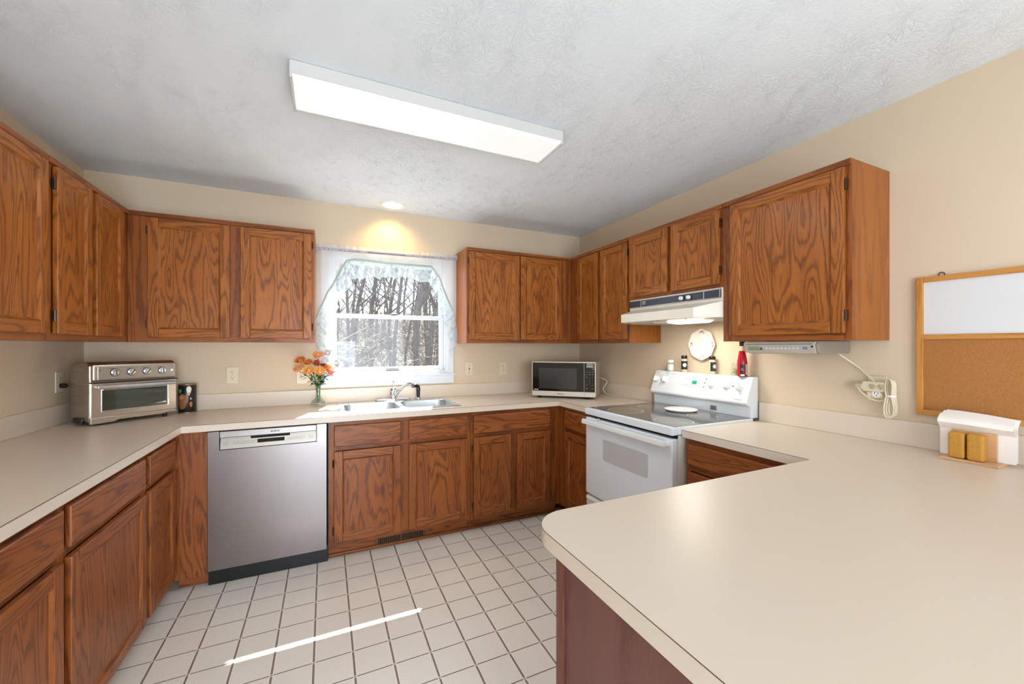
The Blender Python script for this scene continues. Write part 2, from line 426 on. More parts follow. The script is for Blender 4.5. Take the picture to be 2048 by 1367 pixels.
# ------------------------------------------------------------------ window
def make_window():
    t = MB()
    t.box(1.318, 1.368, -.014, .0, 1.118, 2.105).box(2.302, 2.352, -.014, 0, 1.118, 2.105).box(1.368, 2.302, -.014, 0, 2.055, 2.105)
    w = struct('window_1', t, VINYL, bevel=.003)
    a = MB().box(1.305, 2.362, -.022, 0, 1.10, 1.118).box(1.312, 2.355, -.014, 0, 1.032, 1.10)
    obj('window_stool', a, VINYL, w, bevel=.003)
    f = MB()
    f.box(1.36, 1.392, .0, .13, 1.118, 2.06).box(2.278, 2.31, 0, .13, 1.118, 2.06).box(1.392, 2.278, 0, .13, 2.03, 2.06).box(1.392, 2.278, 0, .13, 1.118, 1.142)
    for k in range(3): f.box(1.392, 1.397, .028+k*.03, .036+k*.03, 1.142, 2.03).box(2.273, 2.278, .028+k*.03, .036+k*.03, 1.142, 2.03)
    obj('window_frame', f, VINYL, w, bevel=.002)
    s = MB()
    y0, y1 = .036, .062
    s.box(1.397, 1.43, y0, y1, 1.142, 1.60).box(2.24, 2.273, y0, y1, 1.142, 1.60).box(1.43, 2.24, y0, y1, 1.142, 1.178).box(1.43, 2.24, y0, y1, 1.568, 1.60)
    lo = obj('lower_sash', s, VINYL, w, bevel=.003)
    obj('pane', MB().box(1.43, 2.24, .047, .051, 1.178, 1.568), PANE, lo)
    s = MB(); y0, y1 = .07, .096
    s.box(1.397, 1.425, y0, y1, 1.575, 2.03).box(2.245, 2.273, y0, y1, 1.575, 2.03).box(1.425, 2.245, y0, y1, 1.575, 1.60).box(1.425, 2.245, y0, y1, 2.0, 2.03)
    up = obj('upper_sash', s, VINYL, w, bevel=.003)
    obj('pane', MB().box(1.425, 2.245, .081, .085, 1.60, 2.0), PANE, up)
    l = MB().box(1.80, 1.90, .022, .036, 1.146, 1.172)
    obj('sash_lift', l, mat('lift_grey', rgb(150,150,146), .4), w, bevel=.004)
    l = MB().box(1.835, 1.885, .03, .07, 1.60, 1.612)
    obj('sash_lock', l, mat('lock_grey', rgb(80,74,72), .4), w, bevel=.003)
make_window()

# ------------------------------------------------------------------ cabinets
DT = .02
def hinge(parent, x, z, y, s):
    m = MB(); m.box(x-.004, x+.004, y-.006, y+.006, z-.021, z+.021); m.lathe([(.0052, z-.024), (.0052, z+.024)], (x, y-.006, 0), 8)
    m.box(x, x+s*.012, y+.001, y+.0055, z-.018, z+.018)
    obj('hinge', m, BRONZE, parent)
def door(parent, x0, x1, z0, z1, d, hs=None, wm=None, pm=None, sw=.05):
    wm = wm or OAK; y1 = -d-.0005; y0 = y1-DT
    sw = min(sw, (x1-x0)*.2)
    m = MB()
    m.box(x0, x0+sw, y0, y1, z0, z1, 'z').box(x1-sw, x1, y0, y1, z0, z1, 'z')
    m.box(x0+sw, x1-sw, y0, y1, z0, z0+sw, 'x').box(x0+sw, x1-sw, y0, y1, z1-sw, z1, 'x')
    o = obj('door', m, wm, parent, bevel=.0035)
    a, b, c, e = x0+sw, x1-sw, z0+sw, z1-sw; w = .009; yi = y0+.0085; yo = y0+.0015
    q = MB()
    q.quad([(a, yo, c), (a, yo, e), (a+w, yi, e-w), (a+w, yi, c+w)], 'z').quad([(b, yo, c), (b-w, yi, c+w), (b-w, yi, e-w), (b, yo, e)], 'z')
    q.quad([(a, yo, c), (a+w, yi, c+w), (b-w, yi, c+w), (b, yo, c)], 'x').quad([(a, yo, e), (b, yo, e), (b-w, yi, e-w), (a+w, yi, e-w)], 'x')
    q.box(a+w*.5, b-w*.5, yi, yi+.008, c+w*.5, e-w*.5, 'z')
    obj('door_panel', q, pm or wm, o)
    if hs:
        x = x0-.004 if hs < 0 else x1+.004
        for z in (z0+.075, z1-.075) if z1-z0 > .35 else (z0+.07, z1-.07): hinge(o, x, z, -d-.006, -hs)
    return o
def drawer(parent, x0, x1, z0, z1, d, wm=None):
    y1 = -d-.0005
    m = MB(); m.box(x0, x1, y1-DT, y1, z0, z1, 'x')
    return obj('drawer_front', m, wm or OAKB, parent, bevel=.006, seg=2)
def cabinet(name, label, loc, rz, w, d, z0, z1, doors=(), drawers=(), rails=(), mull=(), left=.03, right=.03, upper=True, toe=False, group=None, top=True, rail_t=.035, rail_b=.03, low=0):
    t = thing(name, label, 'cabinet', (loc[0], loc[1], 0), rz, group)
    wf = OAKF; wm = OAK if upper else OAKB
    e = .0006
    obj('carcass', MB().box(e, w-e, -.001, -(d-.019), z0+e, z1-low), OAKS if upper else OAKB, t)
    f = MB(); ya, yb = -(d-.019), -d
    f.box(e, left, ya, yb, z0, z1).box(w-right, w-e, ya, yb, z0, z1)
    f.box(left, w-right, ya, yb, z1-rail_t, z1, 'x').box(left, w-right, ya, yb, z0, z0+rail_b, 'x')
    for a, b in rails: f.box(left, w-right, ya, yb+.0003, a, b, 'x')
    for a, b, c, g in mull: f.box(a, b, ya, yb+.0006, c, g, 'z')
    obj('face_frame', f, wf, t)
    if upper and top:
        obj('top_trim', MB().box(e, w-e, -d, -d-.012, z1-.024, z1+.002, 'x'), wf, t, bevel=.003)
    for x0, x1, a, b, hs in doors: door(t, x0, x1, a, b, d, hs, wm)
    for x0, x1, a, b in drawers: drawer(t, x0, x1, a, b, d, wm)
    if toe:
        obj('toe_kick', MB().box(e, w-e, -.05, -(d-.07), 0.001, z0, 'x'), OAKB, t)
        obj('shoe_trim', MB().box(e, w-e, -(d-.07), -(d-.07)-.014, 0.001, .018, 'x'), wf, t, bevel=.004)
    return t
VD = .3075
# left wall uppers (local x = world y - y0)
cabinet('wall_cabinet', 'oak wall cabinet on left wall at picture edge, single wide door', (0, -2.0), RZL, .946, VD, 1.372, 2.134,
        doors=[(.03, .45, 1.399, 2.104, -1), (.475, .925, 1.399, 2.104, None)])
cabinet('wall_cabinet', 'oak corner wall cabinet on left wall above toaster oven, two narrow doors', (0, -1.054), RZL, 1.054, VD, 1.372, 2.134,
        doors=[(.040, .321, 1.399, 2.104, -1), (.363, .657, 1.399, 2.104, None)], mull=[(.3, .38, 1.40, 2.10)], right=.33, left=.038)
cabinet('wall_cabinet', 'oak wall cabinet on back wall left of window, two doors', (VD+.001, 0), RZB, 1.284-VD-.001, VD, 1.372, 2.134,
        doors=[(.096, .4965, 1.399, 2.104, -1), (.5525, .9575, 1.399, 2.104, 1)], mull=[(.48, .57, 1.40, 2.10)], left=.11, right=.03)
cabinet('wall_cabinet', 'oak wall cabinet on back wall right of window, two doors, pale lit side', (2.369, 0), RZB, 3.352-2.369, VD, 1.372, 2.134,
        doors=[(.019, .461, 1.399, 2.104, -1), (.475, .874, 1.399, 2.104, None)], mull=[(.44, .49, 1.40, 2.10)], left=.025, right=.12)
cabinet('wall_cabinet', 'oak corner wall cabinet on right wall beside range hood, two narrow doors', (RW, 0), RZR, 1.0755, VD, 1.372, 2.134,
        doors=[(.436, .719, 1.399, 2.104, None), (.758, 1.066, 1.399, 2.104, 1)], mull=[(.70, .775, 1.40, 2.10)], left=.45, right=.015)
cabinet('wall_cabinet', 'short oak wall cabinet above white range hood, two small doors', (RW, -1.0765), RZR, .758, VD, 1.676, 2.134,
        doors=[(.018, .368, 1.694, 2.108, -1), (.401, .742, 1.694, 2.108, 1)], mull=[(.355, .415, 1.70, 2.10)], left=.03, right=.02)
cabinet('wall_cabinet', 'large single-door oak wall cabinet at right end of uppers above radio', (RW, -1.8355), RZR, .600, VD, 1.372, 2.134,
        doors=[(.050, .578, 1.402, 2.106, 1)], left=.07, right=.03)
# base cabinets
BD = .61; BZ0, BZ1 = .09, .874
def base(label, loc, rz, w, doors, drawers, mull, left=.03, right=.03, d=BD, low=0):
    return cabinet('base_cabinet', label, loc, rz, w, d, BZ0, BZ1, doors, drawers, rails=[(.69, .715)], mull=mull, left=left, right=right, upper=False, toe=True, top=False, rail_t=.03, rail_b=.032, low=low)
base('oak base cabinet on left side at picture edge under counter', (0, -2.30), RZL, .649, [(.05, .625, .112, .687, None)], [(.05, .627, .716, .848)], [])
base('oak base cabinet on left side with one wide door and drawer', (0, -1.65), RZL, .619, [(.016, .597, .112, .687, None)], [(.016, .592, .716, .848)], [])
base('oak base cabinet in left corner beside dishwasher, narrow door and drawer', (0, -1.03), RZL, 1.03, [(.020, .358, .112, .687, None)], [(.022, .357, .716, .848)], [], right=.66)
t = thing('filler_panel', 'vertical oak filler board left of the dishwasher', 'panel', (.6105, 0, 0))
obj('board', MB().box(0, .1415, -.595, -.61, .07, .874), OAKB, t)
obj('toe_board', MB().box(0, .1415, -.52, -.55, .001, .07, 'x'), OAKB, t)
base('oak base cabinet under sink beside dishwasher, two doors, two drawer fronts', (1.366, 0), RZB, .934,
     [(.033, .44, .118, .687, -1), (.492, .90, .118, .687, None)], [(.033, .44, .716, .848), (.492, .90, .716, .848)], [(.42, .51, .1, .86)], left=.045, low=.16)
base('oak base cabinet on back wall right of sink, wide drawer above two narrow doors', (2.301, 0), RZB, .748,
     [(.016, .310, .118, .687, -1), (.360, .652, .118, .687, 1)], [(.016, .652, .716, .848)], [(.30, .37, .1, .70)], left=.025, right=.11)
base('oak corner base cabinet beside white range, narrow drawer and door', (RW, 0), RZR, 1.073,
     [(.715, 1.06, .118, .687, None)], [(.715, 1.06, .716, .848)], [], left=.70, right=.02)
t = cabinet('base_cabinet', 'oak drawer base between white range and peninsula', (RW, -1.850), RZR, .64, BD, BZ0, BZ1, (), [(.022, .60, .745, .848), (.022, .60, .53, .705), (.022, .60, .32, .49), (.022, .60, .115, .28)],
            rails=[(.71, .74), (.495, .525), (.285, .315)], upper=False, toe=True, top=False)
# peninsula base
t = thing('peninsula_base', 'plum brown panelled base under the big peninsula counter', 'cabinet', (1.862, -2.53, 0))
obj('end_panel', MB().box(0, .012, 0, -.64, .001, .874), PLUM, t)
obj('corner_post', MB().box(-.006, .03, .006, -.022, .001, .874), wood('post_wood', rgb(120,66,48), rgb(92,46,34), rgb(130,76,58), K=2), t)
obj('carcass', MB().box(.03, 1.17, -.01, -.63, .1, .874), OAKB, t)
obj('toe_kick', MB().box(.05, 1.17, -.06, -.6, .001, .1), OAKB, t)

# ------------------------------------------------------------------ worktops
ZT, ZE = .914, .876
SX0, SX1, SY0, SY1 = 1.455, 2.225, -.535, -.075     # sink cutout
def worktop():
    t = thing('worktop', 'U-shaped cream laminate worktop with sink along left and back walls', 'worktop', (0, 0, 0))
    m = MB()
    m.box(.001, .645, -2.45, -.645, ZE, ZT)
    m.box(.001, SX0, -.645, -.001, ZE, ZT).box(SX1, RW-.001, -.645, -.001, ZE, ZT)
    m.box(SX0, SX1, -.645, SY0, ZE, ZT).box(SX0, SX1, SY1, -.001, ZE, ZT)
    m.box(3.025, RW-.001, -1.074, -.645, ZE, ZT)
    bmesh.ops.remove_doubles(m.bm, verts=m.bm.verts[:], dist=1e-5)
    obj('top', m, LAM, t)
    s = MB().box(.6445, .6458, -2.45, -.6455, ZT-.0016, ZT+.0002).box(.6455, 3.0245, -.6458, -.6445, ZT-.0016, ZT+.0002).box(3.0242, 3.0255, -1.073, -.6455, ZT-.0016, ZT+.0002)
    obj('edge_seam', s, SEAM, t)
    b = MB().box(.001, .02, -2.45, -.02, ZT, 1.02).box(.02, RW-.02, -.02, -.001, ZT, 1.02).box(RW-.02, RW-.001, -1.0, -.001, ZT, 1.02)
    obj('backsplash', b, LAM, t, bevel=.003)
worktop()
def arc(cx, cy, r, a0, a1, n=10): return [(cx+r*math.cos(R(a0+(a1-a0)*k/n)), cy+r*math.sin(R(a0+(a1-a0)*k/n))) for k in range(n+1)]
def peninsula():
    t = thing('worktop', 'large cream laminate peninsula worktop with rounded corner in foreground', 'worktop', (0, 0, 0))
    pts = [(3.025, -1.846), (3.025, -2.45)] + arc(1.916, -2.55, .10, 90, 180) + arc(1.916, -3.15, .10, 180, 270) + [(RW-.001, -3.25), (RW-.001, -1.846)]
    obj('top', MB().prism(pts, 'z', ZE, ZT), LAM, t)
    e = MB(); path = [(3.0245, -1.847), (3.0245, -2.4495)] + arc(1.916, -2.55, .1006, 90, 180) + arc(1.916, -3.15, .1006, 180, 270)
    e.tube([(p[0], p[1], ZT-.0008) for p in path], .0010, 4)
    obj('edge_seam', e, SEAM, t)
    obj('backsplash', MB().box(RW-.02, RW-.001, -1.846, -3.25, ZT, 1.02), LAM, t, bevel=.003)
peninsula()

# ------------------------------------------------------------------ dishwasher
def dishwasher():
    t = thing('dishwasher', 'stainless steel dishwasher built in under the counter', 'dishwasher', (.758, 0, 0))
    w = .598
    obj('tub', MB().box(-.0045, w+.009, -.02, -.58, .001, .872), DARK, t)
    obj('toe_panel', MB().box(-.004, w+.008, -.58, -.592, .001, .10), BLACK, t)
    m = MB(); y0, y1 = -.63, -.585
    m.box(0, w, y0, y1, .095, .762).box(0, .053, y0, y1, .762, .868).box(w-.053, w, y0, y1, .762, .868)
    bmesh.ops.remove_doubles(m.bm, verts=m.bm.verts[:], dist=1e-5)
    obj('door_skin', m, STEEL, t)
    obj('handle_strip', MB().box(.054, w-.054, -.634, -.59, .830, .868), mat('strip_steel', rgb(158,152,148), .35, .9), t, bevel=.004)
    obj('handle_recess', MB().box(.20, .40, -.6165, -.6105, .813, .831), DARK, t, bevel=.004)
    m = MB(); m.prism([(-.626, .764), (-.612, .830), (-.59, .830), (-.59, .764)], 'x', .055, w-.055)
    cp = obj('control_panel', m, mat('dishwasher_panel', rgb(172,165,156), .35, .5), t, bevel=.002)
    def on(z): return -.626+(z-.764)*(.014/.066)-.0006
    sl = math.atan(.014/.066)
    m = MB(); m.box(.235, .372, -.001, .001, -.0105, .0105); d = obj('display', m, BLKGL, cp); shape_at(d, (0, on(.797), .797), (-sl, 0, 0))
    bm_ = mat('button_outline', rgb(120,114,106), .5)
    for i, x in enumerate([.082] + [.127+.024*k for k in range(5)] + [.40+.0225*k for k in range(4)] + [.512]):
        m = MB(); a, b = (.012, .0075)
        m.box(-a, a, 0, .0008, b-.001, b).box(-a, a, 0, .0008, -b, -b+.001).box(-a, -a+.001, 0, .0008, -b, b).box(a-.001, a, 0, .0008, -b, b).box(-.006, .006, 0, .0006, -.001, .001)
        o = obj('button', m, bm_, cp); shape_at(o, (x, on(.795), .795), (-sl, 0, 0))
    text('lettering', 'BOSCH', .014, LABELK, t, (.325, -.6345, .849), bold=.0004)
    m = MB(); m.lathe([(.006, 0), (.006, .0006)], (0, 0, 0), 20, 'y'); o = obj('emblem', m, LABELK, t); o.location = (.279, -.6348, .849)
    m = MB(); m.lathe([(.0048, 0), (.0048, .0006)], (0, 0, 0), 20, 'y'); o = obj('emblem_face', m, STEELH, t); o.location = (.279, -.6352, .849)
dishwasher()

# ------------------------------------------------------------------ range
def kitchen_range():
    t = thing('kitchen_range', 'white electric range with smooth glass cooktop', 'stove', (RW, -1.0785, 0), RZR)
    w = .762
    obj('body', MB().box(.002, w-.002, -.02, -.653, .06, .882), HOODM, t)
    obj('plinth', MB().box(.03, w-.03, -.05, -.60, .001, .06), DARK, t)
    d = obj('oven_door', MB().box(.004, w-.004, -.655, -.695, .352, .866), WHITE, t, bevel=.008, seg=3)
    m = MB(); m.loft([[m.bm.verts.new((v[0], -.6956, v[1])) for v in pts] for pts in [[(a, b) for a, b in [(.20+.012*math.cos(R(q))+dx, .624+.012*math.sin(R(q))+dz) for (dx, dz, a0) in ((.373, .118, 0), (0, .118, 90), (0, 0, 180), (.373, 0, 270)) for q in (a0, a0+30, a0+60, a0+90)]]]]) if False else None
    pts = []
    for cx, cz, a0 in ((.575, .738, 0), (.205, .738, 90), (.205, .626, 180), (.575, .626, 270)):
        for q in (0, 30, 60, 90): pts.append((cx+.012*math.cos(R(a0+q)), cz+.012*math.sin(R(a0+q))))
    obj('oven_window', MB().prism(pts, 'y', -.6962, -.694), GREYW, d)
    m = MB(); m.box(.02, w-.02, -.742, -.724, .828, .852).box(.02, .045, -.725, -.695, .83, .85).box(w-.045, w-.02, -.725, -.695, .83, .85)
    m.box(.02, w-.02, -.738, -.72, .852, .858)
    obj('door_handle', m, WHITEP, d, bevel=.005)
    dr = obj('storage_drawer', MB().box(.004, w-.004, -.655, -.69, .10, .338), WHITE, t, bevel=.008)
    obj('drawer_grip', MB().box(.02, w-.02, -.69, -.706, .318, .336), WHITEP, dr, bevel=.006)
    obj('latch', MB().box(.14, .165, -.70, -.69, .866, .874), STEELS, t, bevel=.002)
    obj('shadow_gap', MB().box(.006, w-.006, -.02, -.66, .866, .886), DARK, t)
    m = MB(); m.box(0, w, -.66, -.70, .885, .927).box(0, .012, -.06, -.66, .885, .927).box(w-.012, w, -.06, -.66, .885, .927).box(.012, w-.012, -.06, -.075, .885, .927).box(.01, w-.01, -.07, -.665, .885, .922)
    obj('cooktop_frame', m, WHITE, t, bevel=.005, seg=3)
    g = obj('cooktop_glass', MB().box(.009, w-.009, -.075, -.672, .922, .9285), COOK, t, bevel=.001)
    for x, y, r in ((.228, -.542, .108), (.183, -.281, .083), (.63, -.548, .100), (.578, -.26, .08)):
        m = MB(); m.lathe([(r, .9286), (r, .9289)], (x, y, 0), 48); b = obj('burner', m, BURN, g)
        m = MB()
        for k in (0,): m.lathe([(r, .9287), (r+.006, .92895), (r+.006, .9287)], (x, y, 0), 48, cap=False)
        obj('burner_ring', m, BRING, b)
    # back guard
    prof = [(-.012, .927), (-.075, .927), (-.078, .995), (-.100, 1.000), (-.114, 1.010), (-.114, 1.022), (-.061, 1.160), (-.05, 1.166), (-.012, 1.166)]
    bgd = obj('back_guard', MB().prism(prof, 'x', .004, w-.004), WHITE, t, bevel=.004)
    def S(tt, off=0.0): return (-.114+.053*tt-.933*off, 1.022+.138*tt+.359*off)
    rx = -math.atan2(.053, .138)
    def on(x, tt, off=.0005): y, z = S(tt, off); return (x, y, z)
    GREYB = mat('panel_ink', rgb(150,150,152), .5)
    def knob(x, tt, rot):
        m = MB(); m.lathe([(.025, 0), (.025, -.004), (.020, -.008), (.018, -.013)], (0, 0, 0), 28, 'y')
        k = obj('knob', m, WHITEP, bgd, smooth=True); shape_at(k, on(x, tt), (rx, 0, 0))
        g = MB(); g.box(-.006, .006, -.032, -.010, -.019, .019); gg = obj('knob_grip', g, WHITEP, k, bevel=.004); gg.rotation_euler = (0, rot, 0)
    for x, rot in ((.040, .1), (.122, .1), (.504, -.2), (.609, 0), (.692, 0)): knob(x, .6, rot)
    def plate(name, x, tt, hw, hh, m_, par=bgd, off=.0006):
        o = obj(name, MB().box(-hw, hw, -.0006, .0006, -hh, hh), m_, par); return shape_at(o, on(x, tt, off), (rx, 0, 0))
    pn = plate('control_outline', .335, .63, .068, .034, GREYB); 
    plate('control_face', .335, .63, .067, .033, WHITE, off=.0010)
    plate('clock_display', .372, .60, .0185, .0125, GREEN, off=.0018)
    for i in range(3):
        for j in range(2): plate('touch_key', .29+.018*i, .74-.28*j, .006, .0015, GREYB, off=.0018)
    for i in range(4):
        plate('touch_key', .42+.016*i, .70 - .0*i, .004, .0012, GREYB, off=.0006)
    for x, z in ((.455, .80), (.452, .62), (.449, .44), (.081, .58), (.650, .60)):
        m = MB(); m.lathe([(.004, 0), (.004, -.001)], (0, 0, 0), 12, 'y'); o = obj('indicator_light', m, BLACK, bgd); shape_at(o, on(x, z), (rx, 0, 0))
    for x in (.04, .122, .18, .609, .692): plate('dial_marking', x, .93, .014, .0012, GREYB)
    plate('lettering', .70, .07, .022, .0018, GREYB)
    obj('rating_plate', MB().box(.488, .532, -.0786, -.076, .942, .972), mat('rating_grey', rgb(150,150,152), .4, .5), bgd)
    for k in range(4): obj('rating_text', MB().box(.492, .528, -.0789, -.0784, .946+.0062*k, .9482+.0062*k), LABELK, bgd)
kitchen_range()
t = tag(obj('spoon_rest', MB().lathe([(.001, .930), (.088, .930), (.098, .937), (.100, .941), (.094, .943), (.001, .943)], (3.437, -1.466, 0), 48, cap=False), mat('cream_ceramic', rgb(234,232,226), .3), smooth=True),
        'round off-white disc lying on the back of the glass cooktop', 'trivet')

# ------------------------------------------------------------------ range hood
def hood():
    t = thing('range_hood', 'white under-cabinet range hood with black control strip', 'range hood', (RW, -1.0785, 0), RZR)
    w = .756
    obj('housing', MB().box(.001, w-.001, -.002, -VD, 1.600, 1.675), HOODM, t, bevel=.003)
    zb, zl = 1.507, 1.563
    # canopy: straight back part then angled ends to the lip
    m = MB()
    def ring(z, fr):
        # fr = y of front; ends taper in plan
        return [(.001, -.002, z), (.001, -VD, z), (.077, -fr, z), (w-.077, -fr, z), (w-.001, -VD, z), (w-.001, -.002, z)]
    lo = [m.bm.verts.new(p) for p in ring(zb, .452)]; mid = [m.bm.verts.new(p) for p in ring(zl, .452)]
    up = [m.bm.verts.new(p) for p in [(.001, -.002, 1.60), (.001, -VD+.001, 1.60), (.03, -VD, 1.60), (w-.03, -VD, 1.60), (w-.001, -VD+.001, 1.60), (w-.001, -.002, 1.60)]]
    # the sides of the canopy behind the lip are full height
    m.loft([lo, mid, up])
    obj('canopy', m, HOODM, t, bevel=.0025)
    STR = mat('control_strip', rgb(52,58,70), .3); EDG = mat('strip_trim', rgb(190,190,196), .3, .6)
    s = obj('control_strip', MB().box(.008, w-.012, -VD-.004, -VD, 1.617, 1.668), STR, t)
    m = MB(); y0, y1 = -VD-.006, -VD-.004
    m.box(.008, w-.012, y0, y1, 1.664, 1.667).box(.008, w-.012, y0, y1, 1.618, 1.621)
    for x in (.118, .63, .735): m.box(x, x+.005, y0, y1, 1.618, 1.667)
    obj('strip_trim', m, EDG, s)
    for x in (.475, .53):
        m = MB(); m.lathe([(.013, 0), (.013, -.006), (.011, -.018), (.009, -.02)], (0, 0, 0), 20, 'y'); k = obj('knob', m, WHITEP, s, smooth=True); k.location = (x, -VD-.004, 1.642)
        m = MB(); m.lathe([(.0165, 0), (.0165, -.005)], (0, 0, 0), 20, 'y'); k = obj('knob_base', m, BLACK, s); k.location = (x, -VD-.003, 1.642)
    for k in range(3): obj('strip_lettering', MB().box(.134, .165-.004*k+.008*(k == 2), y0, y1, 1.652-.008*k, 1.655-.008*k), LABELW, s)
    obj('underside_rim', MB().box(.004, w-.004, -.004, -.30, zb-.004, zb-.0005), mat('underside', rgb(190,184,170), .5), t)
    ln = MB(); ln.prism([(-.335, 1.5065), (-.33, 1.492), (-.24, 1.486), (-.20, 1.506)], 'x', .38, .62)
    obj('lamp_lens', ln, HLENS, t, bevel=.003)
    obj('lamp_bezel', MB().box(.26, .375, -.335, -.20, 1.497, 1.5065), HOODM, t, bevel=.003)
    for x in (.38, .60): obj('screw', MB().lathe([(.004, 1.504), (.004, 1.5068)], (x, -.42, 0), 8), BRONZE, t)
hood()
area('hood_lamp', (RW-.28, -1.578, 1.484), (0, 0, 0), .12, .24, 3.2, (1.0, .93, .80))

# ------------------------------------------------------------------ sink, faucet
def sink():
    t = thing('kitchen_sink', 'double-bowl stainless steel sink below the window', 'sink', (0, 0, 0))
    m = MB(); z = .9185
    x0, x1, y0, y1 = 1.432, 2.250, -.56, -.045
    outer0 = [m.bm.verts.new(p) for p in ((x0, y0, .9145), (x1, y0, .9145), (x1, y1, .9145), (x0, y1, .9145))]
    outer1 = [m.bm.verts.new(p) for p in ((x0+.006, y0+.006, z), (x1-.006, y0+.006, z), (x1-.006, y1-.006, z), (x0+.006, y1-.006, z))]
    for i in range(4): m._f([outer0[i], outer0[(i+1) % 4], outer1[(i+1) % 4], outer1[i]])
    # deck as strips around the bowls
    bowls = [(1.468, 1.832, -.525, -.150), (1.862, 2.222, -.525, -.150)]
    xs = [x0+.006, 1.468, 1.832, 1.862, 2.222, x1-.006]; ys = [y0+.006, -.525, -.150, y1-.006]
    V = {}
    def v(i, j):
        if (i, j) not in V: V[(i, j)] = m.bm.verts.new((xs[i], ys[j], z))
        return V[(i, j)]
    for i in range(5):
        for j in range(3):
            if j == 1 and i in (1, 3): continue
            m._f([v(i, j), v(i+1, j), v(i+1, j+1), v(i, j+1)])
    bmesh.ops.remove_doubles(m.bm, verts=m.bm.verts[:], dist=1e-5)
    obj('deck', m, STEELS, t)
    for a, b, c, d in bowls:
        m = MB(); L = []
        # corner fillers between square cutout and round bowl
        for cx, cy, sx_, sy_ in ((a, c, 1, 1), (b, c, -1, 1), (b, d, -1, -1), (a, d, 1, -1)):
            pts = [(cx, cy)] + [(cx+sx_*(.055-.055*math.cos(R(q))), cy+sy_*(.055-.055*math.sin(R(q)))) for q in (90, 75, 60, 45, 30, 15, 0)]
            m._f([m.bm.verts.new((p[0], p[1], z)) for p in pts])
        for dz, ins, r in ((0, 0, .055), (-.004, .004, .055), (-.10, .010, .055), (-.150, .018, .06), (-.172, .045, .05)):
            L.append(m.rrect_loop(a+ins, b-ins, c+ins, d-ins, z+dz, r, 6))
        m.loft(L, capa=False, capb=True)
        bo = obj('bowl', m, STEELS, t, smooth=True, recalc=False)
        dm = MB().lathe([(.001, z-.170), (.042, z-.170), (.044, z-.1715)], ((a+b)/2, (c+d)/2, 0), 24, cap=False)
        obj('drain', dm, CHROME, bo)
sink()
def faucet():
    t = thing('kitchen_faucet', 'chrome single-lever faucet on the sink deck', 'faucet', (1.835, -.095, .919))
    m = MB(); L = []
    for z_, k in ((0, 1), (.010, 1), (.016, .82), (.018, .6)):
        ring = []
        for i in range(36):
            a = 2*PI*i/36; c, s = math.cos(a), math.sin(a)
            ring.append(m.bm.verts.new((.135*k*(abs(c)**.9)*(1 if c > 0 else -1), .029*k*s*(.55+.45*(1-abs(c))), z_)))
        L.append(ring)
    m.loft(L); obj('base_plate', m, CHROME, t, smooth=True)
    obj('body', MB().lathe([(.026, .014), (.024, .03), (.022, .055), (.027, .066), (.028, .082), (.022, .098), (.012, .104)], (0, 0, 0), 28), CHROME, t, smooth=True)
    m = MB(); m.tube([(0, 0, .100), (0, .004, .125), (0, .002, .145)], [.005, .0045, .006], 10); m.ball((0, 0, .152), .012, 14, (1, 1, .7))
    obj('lever', m, CHROME, t, smooth=True)
    m = MB(); dx, dy = .80, -.60
    P_ = [(.018, .045), (.05, .078), (.09, .112), (.13, .136), (.152, .139), (.168, .130)]
    m.tube([(dx*r, dy*r, z_) for r, z_ in P_], [.014, .0125, .0115, .0115, .0115, .0115], 14)
    s = obj('spout', m, CHROME, t, smooth=True)
    m = MB().lathe([(.013, .104), (.013, .132)], (dx*.17, dy*.17, 0), 18); obj('aerator', m, mat('dark_chrome', rgb(110,112,116), .25, 1), s)
faucet()
def sprayer():
    t = thing('sink_sprayer', 'black pull-out sprayer beside the faucet', 'sprayer', (2.035, -.085, .919))
    obj('collar', MB().lathe([(.021, 0), (.020, .006), (.013, .014)], (0, 0, 0), 20), CHROME, t, smooth=True)
    m = MB(); m.tube([(0, 0, .012), (-.002, 0, .05), (-.001, -.002, .082), (-.008, -.008, .102), (-.030, -.020, .112), (-.048, -.03, .104)], [.012, .014, .016, .017, .015, .013], 14)
    obj('spray_head', m, BLACK, t, smooth=True)
sprayer()

# ------------------------------------------------------------------ vase with chrysanthemums
VX, VY = 1.303, -.125
t = thing('glass_vase', 'clear glass bud vase with flared neck left of the sink', 'vase', (VX, VY, .9145))
obj('vase_glass', MB().lathe([(.001, .001), (.040, .001), (.047, .010), (.048, .025), (.040, .040), (.020, .058), (.015, .08), (.017, .12), (.026, .165), (.036, .192), (.0345, .192), (.0245, .164), (.0155, .12), (.0135, .08), (.018, .058), (.037, .038), (.044, .024), (.042, .012), (.001, .008)], (0, 0, 0), 32, cap=False), CLEAR, t, smooth=True)
GREENS = mat('stem_green', rgb(60,110,50), .5)
LEAFG = mat('leaf_green', rgb(46,92,42), .55)
PET = {'orange': mat('petal_orange', rgb(232,140,72), .7), 'peach': mat('petal_peach', rgb(244,180,120), .7), 'rust': mat('petal_rust', rgb(196,84,52), .7), 'yellow': mat('petal_yellow', rgb(246,190,110), .7),
       'pink': mat('petal_pink', rgb(232,150,150), .7), 'white': mat('petal_white', rgb(236,230,232), .7), 'red': mat('petal_red', rgb(176,50,44), .7)}
def from_px(px, py, y):
    f = Vector((math.sin(.4354), math.cos(.4354), 0)); r = Vector((math.cos(.4354), -math.sin(.4354), 0))
    d = f + r*((px-1024)/801.74) - Vector((0, 0, 1))*((py-691.87)/801.74); c = Vector((1.351, -3.3567, 1.3463))
    return c + d*((y-c.y)/d.y)
